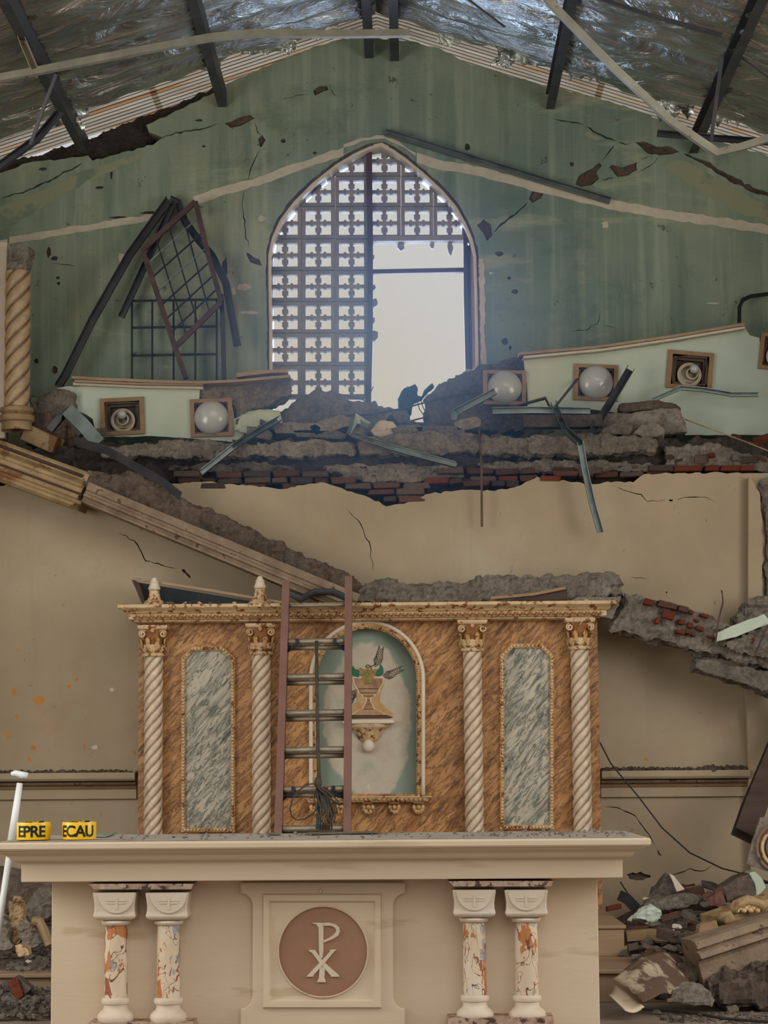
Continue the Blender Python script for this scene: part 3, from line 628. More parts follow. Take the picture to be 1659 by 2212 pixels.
for r_, cols in rowcols.items():
    for c_ in cols:
        x = (CXS[c_] + CXS[c_ + 1]) / 2; y = (RYS[r_] + RYS[r_ + 1]) / 2; p = W(x, y, YB)
        o = bpy.data.objects.new('screen_block', BLK_ME); C.objects.link(o); adopt(o, win); o.location = p
        o.scale = ((CXS[c_ + 1] - CXS[c_]) / 69.8, 1, (RYS[r_ + 1] - RYS[r_]) / 69.8)
        o.rotation_euler = (0, -RHO * 0, 0)
# broken stubs of lost blocks on the right half
for i, (x, y, w, h) in enumerate([(866, 533, 16, 20), (934, 531, 10, 12), (972, 537, 11, 24), (805, 557, 8, 12), (807, 622, 9, 12), (809, 655, 14, 18), (806, 692, 8, 10), (809, 725, 14, 22), (803, 590, 7, 8)]):
    MB().ext(XZ(blob(x, y, w * .6, h * .6, 200 + i, 11), YB), YB - .03, YB + .03).build('block_stub', BLOCKM, win)
# steel frame members
def fbar(nm, pts, w, dpt, m=IRON, Y=YB - .03): return MB().sweep(PX([(x, y, Y) for x, y in pts]), rect(w, dpt), (0, 1, 0)).build(nm, m, win)
fbar('mullion', [(797, 312), (800, 520), (800, 700), (796, 868)], .045, .12)
fbar('transom', [(803, 588), (1003, 584)], .035, .05); fbar('transom', [(803, 519), (1003, 517)], .04, .12, BLOCKM)
fbar('jamb', [(582, 500), (582, 890)], .055, .12); fbar('jamb', [(1005, 470), (1006, 640), (1010, 800)], .035, .12)
fbar('arch_bar', [(586, 506), (640, 440), (700, 386), (745, 344)], .05, .10); fbar('arch_bar', [(882, 340), (930, 385), (972, 428), (1006, 480)], .05, .10)
xa_, xb_ = W(1038, 700, YG).x, W(1011, 700, YG + .2).x
MB().add([(x, y, z) for z in (W(900, 912, YG).z, W(900, 520, YG).z) for x, y in ((xa_, YG + .01), (xb_, YG + .2), (xa_ + .05, YG + .2))], [(0, 1, 2), (5, 4, 3), (0, 3, 4, 1), (1, 4, 5, 2), (2, 5, 3, 0)]).build('splayed_reveal', PINKP, win)
fbar('head_cap', [(782, 318), (832, 316)], .05, .14, BLOCKM)

# ------------------------------------------------------------------ fallen coffer boards with lamp recesses on the ledge
def lamp(cx, cy, w, h, Y, tilt, kind, label, sx=0):
    "square recess lamp: timber frame, stepped dark recess, and either a glass globe or a bare bulb in its porcelain ring"
    p = W(cx, cy, Y); t = thing('recess_lamp', label, 'lamp', p)
    W2, H2 = px2m(w, Y) / 2, px2m(h, Y) / 2; rot = Matrix.Translation(p) @ Matrix.Rotation(tilt, 4, 'Y')
    def put(mbx, nm, m, par, sm=False, bev=0):
        mbx.v = [tuple(rot @ Vector(v)) for v in mbx.v]; return mbx.build(nm, m, par, sm, bev)
    def ring(o, i, y0, y1):
        q = MB()
        for (a, b, c, e) in [(-o, o, i, o), (-o, o, -o, -i), (-o, -i, -i, i), (i, o, -i, i)]: q.box(a * W2, b * W2, y0, y1, c * H2, e * H2)
        return q
    put(ring(1, .80, -.025, .03), 'frame', FRAMEW, t)
    put(ring(.80, .70, 0, .05), 'recess_step', FRAMED, t); put(ring(.70, .58, .035, .09), 'recess_step', FRAMED, t)
    put(MB().box(-.58 * W2, .58 * W2, .085, .10, -.58 * H2, .58 * H2), 'back_plate', FRAMED, t)
    r = px2m(38, Y)
    if kind == 'globe':
        prof = [(r * math.sin(a), .01 + r * .62 * math.cos(a)) for a in [math.pi / 2 * 1.25 * (1 - k / 12) for k in range(13)]]
        put(MB().lathe(prof, (sx, 0, 0), 32, axis='Y'), 'glass_globe', GLOBE, t, True)
        put(MB().lathe([(r * .75, -.09), (r * .75, -.02), (r * .9, -.02)], (sx, 0, 0), 24, axis='Y'), 'gallery_ring', PORC, t, 'auto')
    else:
        so = put(MB().lathe([(r * .30, -.085), (r * .58, -.085), (r * .68, -.05), (r * .70, .0), (r * .60, .012), (r * .52, .0), (r * .50, -.06), (.001, -.06)], (0, 0, -.03), 28, axis='Y'), 'socket', PORC, t, 'auto')
        put(MB().lathe([(r * .33, -.06), (r * .36, .01), (r * .28, .02), (r * .26, -.04)], (sx, 0, -.02), 24, axis='Y'), 'collar', PORC, so, 'auto')
        prof = [(r * .15, -.04), (r * .17, .0)] + [(r * .27 * math.sin(a), .05 - r * .27 * math.cos(a)) for a in [.75 + (math.pi - .75) * k / 10 for k in range(11)]]
        put(MB().lathe(prof, (sx * 1.4, 0, .008), 20, axis='Y'), 'bulb', GLOBE, so, True)
    return t
YL = 16.72
lh = lambda cx, cy, w, h, t: [((cx + (dx * w * math.cos(t) - dy * h * math.sin(t)) * .4), (cy + (dx * w * math.sin(t) + dy * h * math.cos(t)) * .4)) for dx, dy in ((-1, -1), (1, -1), (1, 1), (-1, 1))]
LL = [(265, 900, 96, 82, .04), (457, 903, 92, 84, .03)]
brd = thing('coffer_board', 'pale mint ceiling board with two lamp recesses leaning left of the window', 'board', W(330, 950, YL))
holed('board', XZ(jag([(124, 838), (150, 834), (300, 836), (432, 838), (430, 862), (440, 868), (500, 870), (506, 905), (540, 888), (580, 884), (606, 888), (590, 912), (545, 926), (505, 955), (420, 948), (330, 942), (210, 944), (200, 905), (140, 870)], 14, 1.2, 71, True), YL), [XZ(lh(*l), YL) for l in LL], YL, .05, MINT, brd)
rough('broken_fill', [(432, 834), (560, 828), (625, 812), (632, 850), (600, 868), (560, 880), (510, 905), (506, 868), (432, 864)], YL + .02, .3, CONC, brd, .02, .03, 6, 5)
for i, (pts, w) in enumerate([([(158, 819), (300, 826), (430, 830), (520, 826), (628, 816)], .02), ([(164, 826), (300, 832), (440, 834)], .018), ([(512, 813), (570, 806), (622, 804)], .03), ([(160, 831), (300, 837), (440, 840)], .02)]):
    MB().sweep(PX([(x, y, YL - .03 + i * .01) for x, y in pts]), rect(.16 - .02 * i, w)).build('edge_lath', PLY if i < 3 else RAW, brd)
lamp(*LL[0][:4], YL, -.04, 'bulb', 'bare bulb in porcelain ring, square recess, leftmost in the mint board'); lamp(*LL[1][:4], YL, -.03, 'globe', 'white globe lamp in square recess left of the broken window')
YP = 16.78
RL = [(1090, 838, 94, 76, -.02), (1287, 827, 96, 80, -.05), (1490, 801, 100, 84, -.10)]
brr = thing('coffer_board', 'long pale mint ceiling board with lamp recesses right of the window', 'board', W(1350, 930, YP))
holed('board', XZ(jag([(1132, 778), (1300, 762), (1470, 738), (1610, 710), (1620, 724), (1640, 730), (1650, 790), (1740, 770), (1740, 940), (1480, 940), (1400, 900), (1260, 882), (1140, 880), (1138, 830)], 16, .8, 72, True), YP), [XZ(lh(*l), YP) for l in RL[1:]], YP, .05, MINT, brr)
for i, (pts, w) in enumerate([([(1120, 768), (1300, 752), (1450, 730), (1606, 704)], .02), ([(1130, 775), (1300, 759), (1450, 737), (1606, 711)], .018), ([(1380, 738), (1500, 722), (1600, 702)], .012)]):
    MB().sweep(PX([(x, y, YP - .03 + i * .01) for x, y in pts]), rect(.14, w)).build('edge_lath', (PLY, RAW, WOODT)[i], brr)
lamp(*RL[0][:4], YP, .02, 'globe', 'white globe lamp beside the right edge of the broken window'); lamp(*RL[1][:4], YP, .05, 'globe', 'white globe lamp crossed by a leaning steel channel, right board'); lamp(*RL[2][:4], YP, .10, 'bulb', 'bare bulb and tilted collar in square recess at far right', .02)
lamp(1682, 762, 84, 80, YP, .12, 'bulb', 'cut-off lamp recess at the right picture edge')

# ------------------------------------------------------------------ rubble on the ledge
RK = []
def chunk_mesh(m, seed, n=13, flat=.75):
    r = random.Random(seed); bm = bmesh.new()
    for i in range(n): bm.verts.new((r.uniform(-.5, .5), r.uniform(-.5, .5), r.uniform(-.5, .5) * flat))
    for sx in (-1, 1):
        for sy in (-1, 1): bm.verts.new((sx * r.uniform(.3, .5), sy * r.uniform(.3, .5), -.4 * flat))
    g = bmesh.ops.convex_hull(bm, input=bm.verts)
    bmesh.ops.delete(bm, geom=[v for v in bm.verts if not v.link_faces], context='VERTS')
    bmesh.ops.bevel(bm, geom=bm.edges[:], offset=.03, segments=1, affect='EDGES')
    me = bpy.data.meshes.new('rubble_chunk'); bm.to_mesh(me); bm.free(); me.materials.append(m); return me
KINDS = {'c': [chunk_mesh(CONC, i) for i in range(6)], 'd': [chunk_mesh(CONC2, 10 + i) for i in range(6)], 'e': [chunk_mesh(EARTH, 20 + i) for i in range(5)], 'b': REDM + [BM[0], BM[1], BM[3]], 'k': [chunk_mesh(DARKC, 30 + i) for i in range(4)], 'm': [chunk_mesh(MINT, 40 + i) for i in range(2)], 'p': [chunk_mesh(RAW, 44 + i) for i in range(3)]}
KNAME = {'c': 'grey-brown concrete chunk', 'd': 'dusty pale concrete chunk', 'e': 'brown mortar lump', 'b': 'loose red brick fragment', 'k': 'dark masonry lump', 'm': 'mint-painted plaster fragment', 'p': 'pale bare plaster fragment'}
KOBJ = {'b': 'brick_fragment', 'm': 'plaster_fragment', 'p': 'plaster_fragment'}
def chunk(px, py, Y, size, k, where, label=None, flat=1.0, rz=None, rx=0, z=None):
    o = bpy.data.objects.new(KOBJ.get(k, 'rubble_chunk'), R.choice(KINDS[k])); C.objects.link(o)
    p = W(px, py, Y)
    if z is not None: p.z = z
    o.location = p; w = px2m(size, Y)
    o.scale = (w * 1.25, w * .95, w * .8 * flat) if k != 'b' else (w * 1.5, w * .8, w * .55)
    o.rotation_euler = (R.uniform(-.3, .3) + rx, R.uniform(-.35, .35), R.uniform(0, 6.28) if rz is None else rz)
    if label: tag(o, label, 'rubble'); return o
    if 'crown' in where: where = 'on the wall crown ' + ('below the twisted column' if px < 215 else 'under the left lamp board' if px < 505 else 'under the block screen' if px < 800 else 'under the window gap' if px < 1000 else 'under the right globe lamps' if px < 1300 else 'at the far right end')
    elif 'heap right' in where: where = 'in the right heap ' + ('near the wooden step' if px < 1430 else 'behind the fallen cornice' if px > 1520 else 'at its middle')
    elif 'cornice of' in where: where = where + (' behind the left finial' if px < 450 else ' near the second finial' if px < 600 else ' behind the ladder' if px < 760 else ' right of the ladder')
    if False: pass
    else: tag(o, KNAME[k] + ' ' + where, 'rubble', KNAME[k] + 's ' + where)
    return o
YW = 17.05
def mass(name, poly, Y, d, m, label, vox=.022, amp=.03, seed=1, freq=5, strat=0.): return tag(rough(name, poly, Y, d, m, None, vox, amp, freq, seed, strat), label, 'rubble')
mass('broken_wall_stub', jag([(915, 905), (917, 850), (940, 832), (1000, 806), (1035, 786), (1085, 782), (1110, 770), (1132, 772), (1140, 800), (1135, 930), (915, 935)], 14, 3, 81, True), 17.02, .35, CONC, 'jagged block stub standing at the lower right corner of the window', amp=.03, seed=6)
mass('rubble_heap', jag([(560, 935), (600, 905), (625, 872), (660, 850), (690, 838), (722, 846), (760, 862), (800, 868), (850, 878), (885, 884), (888, 930)], 12, 3, 82, True), 17.0, .4, CONC, 'heap of broken concrete along the window sill', amp=.035, seed=7)
mass('concrete_lump', jag([(860, 870), (866, 842), (884, 832), (898, 826), (906, 838), (900, 850), (912, 856), (916, 842), (934, 824), (938, 830), (922, 848), (908, 862), (892, 870), (888, 892), (862, 900)], 10, 2, 83, True), 17.1, .12, DARKC, 'dark lump of concrete hanging in the gap below the window', vox=.012, amp=.012, seed=9)
mass('plaster_boulder', jag([(600, 925), (612, 886), (640, 878), (700, 890), (738, 905), (735, 932), (640, 938)], 14, 2, 84, True), 16.75, .25, CONC2, 'large smooth plaster boulder below the block screen', amp=.02, seed=10)
mass('painted_slab', jag([(505, 930), (520, 896), (560, 884), (606, 888), (612, 920), (560, 945)], 12, 1.5, 85, True), 16.66, .06, MINT, 'pale mint slab fragment right of the left globe lamp', vox=.016, amp=.008, seed=11)
mass('pale_slab', jag([(800, 930), (822, 908), (850, 906), (860, 922), (852, 940), (812, 946)], 10, 1.5, 86, True), 16.5, .10, RAW, 'pale plaster slab lying under the window gap', vox=.014, amp=.01, seed=12)
mass('column_drum', jag([(1262, 900), (1300, 893), (1470, 880), (1482, 910), (1486, 935), (1300, 945)], 16, 1.5, 87, True), 16.45, .25, CONC2, 'fallen rounded plaster drum under the right lamp board', vox=.02, amp=.012, seed=13)
mass('roof_tile_slab', jag([(1335, 872), (1400, 862), (1460, 872), (1476, 885), (1400, 884), (1340, 892)], 12, 1.5, 88, True), 16.5, .2, EARTH, 'brown slab resting on the fallen plaster drum', vox=.018, amp=.012, seed=14)
mass('concrete_boulder', jag([(1290, 940), (1310, 918), (1350, 906), (1366, 920), (1362, 940)], 10, 2, 89, True), 16.3, .2, CONC2, 'pointed pale boulder in front of the plaster drum', vox=.014, amp=.015, seed=15)
mass('concrete_boulder', jag([(1368, 938), (1384, 916), (1415, 912), (1436, 926), (1438, 945), (1400, 948)], 10, 2, 90, True), 16.32, .2, CONC2, 'rounded pitted boulder right of the pointed pale boulder', vox=.014, amp=.015, seed=16)
mass('broken_column_stump', jag([(60, 855), (92, 848), (128, 838), (160, 846), (165, 905), (130, 935), (92, 920), (70, 890)], 10, 2, 91, True), 16.6, .3, CONC2, 'broken plaster stump between the twisted column and the mint board', amp=.025, seed=17)
mass('cavity_rubble', jag([(40, 905), (100, 890), (170, 920), (215, 945), (210, 985), (60, 980)], 12, 3, 92, True), 16.5, .4, EARTH, 'dark rubble bank below the twisted column', amp=.04, seed=18)
for i, (px, py, w_, h_, t_, lab) in enumerate([(640, 925, 110, 26, .02, 'flat grey slab under the plaster boulder'), (712, 918, 90, 30, -.3, 'tilted grey slab right of the plaster boulder'), (690, 938, 120, 18, .05, 'long thin slab at the lip of the crown below the boulder'), (560, 935, 60, 22, .25, 'small tilted slab under the mint slab fragment'), (770, 930, 40, 34, .5, 'upright triangular slab left of the crumpled flange'), (880, 928, 70, 18, -.1, 'flat slab right of the pale plaster slab'), (950, 930, 110, 20, .03, 'long flat slab below the dark hanging lump'), (1010, 915, 60, 24, -.2, 'tilted slab below the jagged block stub')]):
    pts = [(px + (a * w_ / 2) * math.cos(t_) - (b * h_ / 2) * math.sin(t_), py + (a * w_ / 2) * math.sin(t_) + (b * h_ / 2) * math.cos(t_)) for a, b in ((-1, -.6), (-.3, -1), (.7, -.9), (1, -.2), (.9, 1), (-.8, 1))]
    tag(MB().ext(XZ(jag(pts, 18, 1.6, 400 + i, True), 16.5), 16.48, 16.62).build('concrete_slab', CONC2 if i % 2 else CONC, bev=.006), lab, 'slab')
where = 'scattered on the broken wall crown'
for (x0, x1, y0, y1, n, sz, ks) in [(500, 880, 905, 948, 26, (12, 34), 'ccdek'), (880, 1140, 915, 945, 18, (10, 30), 'ccdek'), (1140, 1300, 925, 950, 10, (10, 26), 'cde'), (1430, 1659, 940, 1000, 34, (10, 34), 'ccdebb'), (200, 520, 950, 965, 10, (8, 18), 'cd'), (40, 220, 925, 960, 10, (12, 34), 'ceb'), (380, 1000, 1000, 1045, 30, (7, 16), 'cdek'), (1040, 1420, 990, 1022, 14, (7, 15), 'cdek')]:
    for i in range(n):
        x, y = R.uniform(x0, x1), R.uniform(y0, y1)
        chunk(x, y, 16.75 - (y - 900) / 100 * .45 if y < 985 else YC + .08, R.uniform(*sz), R.choice(ks), where)
chunk(372, 0 + 905, 16.6, 18, 'b', '', 'small red brick piece perched beside the left globe lamp') if False else None
tag(MB().add(*(lambda m: (m.v, m.f))(MB().sweep(PX([(58, 935, 16.45), (126, 965, 16.4)]), rect(.16, .13)))).build('cornice_block', GILT, bev=.01), 'tilted ochre masonry block below the twisted column', 'block')

# ------------------------------------------------------------------ loose steel
def steel(nm, pts, prof, m, label, cat='bar', up=(0, 0, 1)): return tag(MB().sweep(PX(pts), prof, up).build(nm, m), label, cat)
UP = (0, 1, 0)
steel('steel_channel', [(980, 905, 16.55), (985, 890, 16.55), (1070, 845, 16.5)], chanf(.05, .09), STEELG, 'bent steel channel crossing the globe lamp beside the window', up=UP)
steel('steel_channel', [(436, 1020, 16.0), (505, 965, 16.1), (560, 930, 16.3), (604, 905, 16.5)], chanf(.04, .06), STEELG, 'bent steel stud hanging left of centre under the window', up=UP)
steel('steel_channel', [(764, 940, 16.3), (850, 968, 16.15), (985, 1004, 16.02)], chanf(.04, .07), STEELG, 'straight steel stud sloping down right under the window', up=UP)
steel('steel_flange', [(757, 902, 16.5), (760, 930, 16.45), (770, 904, 16.45), (798, 920, 16.4)], rect(.05, .004), STEELG, 'crumpled steel flange beside the pale plaster slab', up=UP)
steel('steel_channel', [(1280, 932, 16.2), (1318, 870, 16.45), (1362, 796, 16.6)], chanf(.06, .07), STEELD, 'dark steel channel leaning across the middle globe lamp', up=UP)
steel('steel_channel', [(1196, 872, 16.4), (1222, 930, 16.1), (1254, 958, 15.98), (1262, 1010, 15.95), (1280, 1090, 15.95), (1297, 1150, 15.95)], chanf(.045, .05), STEELG, 'long bent steel channel hanging down over the cream wall', up=UP)
steel('steel_channel', [(1064, 888, 16.45), (1150, 886, 16.42), (1275, 888, 16.4)], chanf(.05, .07), STEELG, 'flattened steel channel below the right globe lamps', up=UP)
steel('steel_channel', [(1410, 864, 16.6), (1470, 838, 16.6), (1520, 842, 16.6), (1580, 852, 16.6), (1638, 852, 16.6)], chanf(.03, .06), STEELG, 'crumpled steel channel below the tilted bulb at right', up=UP)
steel('steel_rod', [(1198, 880, 16.46), (1248, 818, 16.76)], rect(.014, .014), STEELD, 'thin dark bar leaning left of the middle globe lamp')
steel('reinforcing_bar', [(1034, 928, 16.26), (1038, 960, 16.1), (1040, 1010, 16.08), (1041, 1138, 16.1)], rect(.016, .016), IRON, 'thin rusty bar hanging straight down over the cream wall')
steel('steel_sheet_strip', [(165, 955, 16.05), (230, 972, 15.9), (300, 1012, 15.8), (350, 1040, 15.75), (390, 1072, 15.72)], rect(.006, .07), STEELD, 'curved dark metal strip above the fallen moulded beam', up=(0, -.6, 1))
steel('steel_angle', [(146, 885, 16.2), (180, 918, 16.15), (214, 958, 16.1)], rect(.10, .02), STEELG, 'grey-green metal angle leaning against the left mint board', up=UP)
steel('dark_bracket', [(108, 930, 16.3), (128, 905, 16.3), (146, 890, 16.3), (178, 940, 16.25)], rect(.05, .06), STEELD, 'dark bent bracket behind the grey-green metal angle', up=UP)
steel('thin_board', [(1090, 884, 16.5), (1178, 860, 16.55), (1190, 884, 16.5)], rect(.01, .06), WOODD, 'thin brown board scrap behind the flattened channel', up=UP)
steel('pipe_conduit', [(1665, 634, 17.2), (1622, 640, 17.2), (1604, 648, 17.2), (1597, 664, 17.2), (1597, 707, 17.15)], [(.016 * math.cos(a), .016 * math.sin(a)) for a in [k * .785 for k in range(8)]], BLACKI, 'black bent conduit standing on the right mint board', 'pipe')
steel('ledge_beam', [(1130, 912, 16.3), (1260, 912, 16.3), (1300, 910, 16.3)], rect(.12, .09), DARKC, 'dark timber lying under the flattened steel channel')
steel('cable', [(1480, 906, 16.5), (1530, 925, 16.3), (1600, 950, 16.2), (1670, 978, 16.15)], rect(.008, .008), WOODT, 'thin tan cable sagging over rubble at far right', 'cable')
for i, (pts, l) in enumerate([([(560, 888, 16.9), (700, 900, 16.9), (800, 896, 16.95), (880, 880, 17), (960, 858, 17), (1020, 848, 17)], 'long rusty reinforcing bar bent along the window sill'), ([(900, 862, 17.0), (906, 884, 17.0), (916, 898, 17.0)], 'short upright wire in the window gap'), ([(908, 860, 17.0), (914, 880, 17.0), (924, 900, 17.0)], 'second upright wire in the window gap'), ([(790, 884, 17.05), (795, 862, 17), (800, 850, 17), (806, 835, 17)], 'short wire end poking up at the mullion foot'), ([(835, 922, 16.95), (900, 906, 16.98), (950, 894, 17.05)], 'short bar lying low in the window gap'), ([(730, 850, 17), (760, 858, 17), (800, 868, 17)], 'thin wire curling over the sill rubble')]):
    tag(MB().tube(PX(pts), .007 if i in (0, 4) else .004, 6).build('reinforcing_bar', IRON), l, 'bar')

# --- iron grilles leaning left of the window
gr = thing('iron_grille', 'upright black square grille leaning left of the window', 'grille', W(375, 820, 17.15))
for x in (285, 329, 375, 422, 468): MB().sweep(PX([(x, 647, 17.2), (x, 820, 17.12)]), rect(.014, .014), UP).build('bar', BLACKI, gr)
for y in (649, 707, 767): MB().sweep(PX([(283, y + 1, 17.19), (470, y - 2, 17.19)]), rect(.016, .016), UP).build('bar', BLACKI, gr)
steel('iron_post', [(478, 636, 17.15), (481, 700, 17.15), (484, 822, 17.1)], rect(.035, .035), STEELD, 'dark iron post standing right of the square grille', 'post', UP)
gr = thing('window_grille', 'tilted brown framed lattice grille leaning over the square grille', 'grille', W(402, 818, 17.0))
A, B, Cc, D = Vector((308, 540)), Vector((422, 436)), Vector((478, 652)), Vector((378, 750))
yy = lambda y: 17.12 - (y - 430) / 400 * .14
q = lambda v: (v.x, v.y, yy(v.y))
for pts in ([A, D, Vector((402, 818))], [A, B], [B, Vector((447, 540)), Cc], [Cc, D]): MB().sweep(PX([q(v) for v in pts]), rect(.04, .035), UP).build('frame_bar', IRON, gr)
for k in range(1, 4): MB().sweep(PX([q(A.lerp(B, k / 4)), q(D.lerp(Cc, k / 4))]), rect(.012, .012), UP).build('lattice_bar', BLACKI, gr)
for k in range(1, 7):
    t = k / 7; l = A.lerp(D, t); r2 = B.lerp(Vector((447, 540)), t / .45) if t < .45 else Vector((447, 540)).lerp(Cc, (t - .45) / .55)
    MB().sweep(PX([q(l), q(r2)]), rect(.012, .012), UP).build('lattice_bar', STEELG if k in (1, 3) else BLACKI, gr)
steel('bent_gutter', [(126, 834, 16.9), (140, 812, 16.92), (200, 690, 17.0), (280, 550, 17.1), (366, 430, 17.2)], chanf(.06, .05), STEELD, 'longest dark channel leaning left, its foot by the broken stump', up=UP)
steel('bent_gutter', [(262, 684, 17.1), (310, 580, 17.15), (376, 436, 17.2)], chanf(.05, .05), STEELD, 'shorter dark channel leaning behind the tilted grille', up=UP)
steel('bent_gutter', [(366, 430, 17.2), (384, 438, 17.2), (400, 480, 17.18), (430, 520, 17.15), (460, 555, 17.12), (488, 612, 17.1), (500, 680, 17.08), (513, 747, 17.06)], chanf(.06, .04), STEELD, 'bent channel curving down right of the tilted grille', up=UP)
steel('steel_channel', [(832, 286, 17.24), (900, 306, 17.24), (1100, 368, 17.24), (1318, 434, 17.24)], chanf(.05, .09), STEELG, 'long grey channel clinging to the wall above right of the window', up=UP)
# --- roof steel that came down
steel('roof_angle_iron', [(-40, 176, 15.0), (88, 152, 15.0), (300, 110, 15.1), (450, 82, 15.2), (545, 72, 15.3), (700, 74, 15.4), (885, 72, 15.5)], angle(.05, .05), STEELP, 'pale perforated angle iron hanging across the left roof', up=UP)
steel('roof_angle_iron', [(1150, -40, 14.6), (1200, 18, 14.7), (1330, 150, 14.9), (1450, 262, 15.1), (1548, 330, 15.2), (1600, 318, 15.2), (1700, 286, 15.2)], angle(.05, .05), STEELP, 'pale angle iron slanting down the right roof', up=UP)
steel('roof_channel', [(1420, 288, 15.4), (1540, 298, 15.4), (1700, 310, 15.4)], chanf(.04, .08), STEELD, 'short dark channel hanging level at the right eaves', up=UP)
steel('roof_strut', [(1560, 120, 15.0), (1548, 210, 15.1), (1536, 305, 15.2)], rect(.025, .025), STEELD, 'thin upright strut beside the far right purlin', up=UP)
steel('roof_strut', [(1575, 105, 15.0), (1620, 138, 15.0), (1690, 190, 15.0)], rect(.012, .012), STEELD, 'thin rod running to the right picture edge below the roof', up=UP)
steel('roof_strut', [(1000, -10, 15.1), (1050, 28, 15.2), (1090, 58, 15.3)], rect(.014, .014), STEELD, 'short dark rod right of the roof ridge', up=UP)
steel('roof_strut', [(1240, -20, 14.2), (1400, 32, 14.2), (1560, 76, 14.2)], rect(.025, .03), STEELD, 'long thin dark rod across the right foil', up=UP)
steel('roof_strut', [(122, 160, 15.0), (95, 230, 15.1), (66, 312, 15.2)], rect(.022, .022), STEELD, 'thin strut dropping below the pale angle iron at left', up=UP)
steel('roof_strut', [(130, 240, 15.3), (80, 300, 15.3), (-20, 372, 15.3)], chanf(.05, .06), STEELD, 'dark channel slanting to the left picture edge at the eaves', up=UP)
steel('roof_strut', [(30, 30, 14.3), (50, 90, 14.5), (76, 152, 14.7)], chanf(.05, .05), STEELP, 'pale channel beside the leftmost purlin at top', up=UP)
steel('roof_strut', [(-20, 262, 14.6), (30, 205, 14.6), (60, 165, 14.6)], rect(.01, .01), STEELD, 'thinnest wire rod at the left picture edge', up=UP)
# ------------------------------------------------------------------ twisted columns (shared by reredos and chancel arch)
def twisted(c, z0, z1, r, m, name, parent, lobes=7, pitch=.36, seg=84, amp=.16, hand=1):
    n = max(8, int((z1 - z0) / .011)); mb = MB(); gl = []
    for i in range(n + 1):
        z = z0 + (z1 - z0) * i / n
        for j in range(seg):
            a = 2 * math.pi * j / seg; ph = lobes * (a - hand * 2 * math.pi * (z - z0) / (pitch * lobes)) / 2
            w = abs(math.cos(ph)); rr = r * (1 - amp + amp * w ** .6)
            mb.v.append((c[0] + rr * math.cos(a), c[1] + rr * math.sin(a), z)); gl.append(max(0, 1 - w / .5) ** .7)
    mb.f = [(i * seg + j, i * seg + (j + 1) % seg, (i + 1) * seg + (j + 1) % seg, (i + 1) * seg + j) for i in range(n) for j in range(seg)]
    o = mb.build(name, m, parent, smooth=True)
    at = o.data.attributes.new('glaze', 'FLOAT', 'POINT'); at.data.foreach_set('value', gl); return o
def leaf(mb, c, ang, r0, z0, h, w, curl):
    "acanthus leaf: a bent tapered plate standing off the bell"
    n = 6; base = len(mb.v); ca, sa = math.cos(ang), math.sin(ang)
    for i in range(n + 1):
        t = i / n; rad = r0 + curl * t * t + (.012 if 0 < i < n else 0); z = z0 + h * (t if t < .85 else .85 - (t - .85) * .6)
        hw = w * (.55 + .75 * math.sin(math.pi * min(1, t * .9 + .1))) * (1 - .45 * t) * (1 + .25 * (-1) ** i)
        for s_ in (-1, 0, 1):
            rr = rad + (.008 if s_ == 0 else 0)
            mb.v.append((c[0] + rr * ca - s_ * hw * sa, c[1] + rr * sa + s_ * hw * ca, z))
    for i in range(n):
        for k in range(2): a = base + i * 3 + k; mb.f.append((a, a + 1, a + 4, a + 3))
    return mb
def capital(c, z0, z1, r, m, parent, gold):
    H = z1 - z0
    o = MB().lathe([(r * .95, z0), (r * 1.18, z0), (r * 1.22, z0 + H * .04), (r * 1.18, z0 + H * .09), (r, z0 + H * .10), (r * .98, z0 + H * .3), (r * 1.05, z0 + H * .6), (r * 1.3, z0 + H * .85), (r * 1.3, z0 + H * .86)], (c[0], c[1], 0), 28).build('capital', BELL, parent, 'auto')
    MB().lathe([(r * 1.0, z0 - .002), (r * 1.2, z0 - .001), (r * 1.25, z0 + H * .04), (r * 1.2, z0 + H * .09), (r, z0 + H * .105)], (c[0], c[1], 0), 28).build('astragal', m, o, 'auto')
    ab = MB().mould(c[0] - r * 1.38, c[0] + r * 1.38, c[1] - r * 1.38, c[1] + r * 1.4, [(z0 + H * .86, 0), (z0 + H * .9, .008), (z0 + H * .95, .012), (z1, .012)]).build('abacus', m, o, bev=.003)
    for k in range(8):
        a = k * math.pi / 4 - math.pi / 2
        leaf(MB(), c, a, r * 1.0, z0 + H * .10, H * .33, r * .30, r * .22).build('leaf', m, o, True)
        leaf(MB(), c, a + math.pi / 8, r * 1.02, z0 + H * .16, H * .52, r * .26, r * .30).build('leaf', gold, o, True)
    for a in (-math.pi * .75, -math.pi * .25):      # corner volutes
        v = Vector((c[0] + r * 1.5 * math.cos(a), c[1] + r * 1.35 * math.sin(a), z0 + H * .72)); sg = 1 if math.cos(a) > 0 else -1
        sp = [v + Vector((sg * -1 * (r * .38 * (1 - .8 * t)) * math.cos(t * 9.5 + 1.6), -.012 * t, (r * .38 * (1 - .8 * t)) * math.sin(t * 9.5 + 1.6))) for t in [k / 26 for k in range(27)]]
        MB().tube([v + Vector((-sg * r * .95, .01, -H * .14)), v + Vector((-sg * r * .6, 0, H * .10))] + sp, r * .105, 7, up=(0, 1, 0)).build('volute', m, o, True)
    MB().ball((c[0], c[1] - r * 1.38, z0 + H * .82), r * .22, r * .16, r * .26, 8, 6).build('rosette', gold, o, True)
    return o

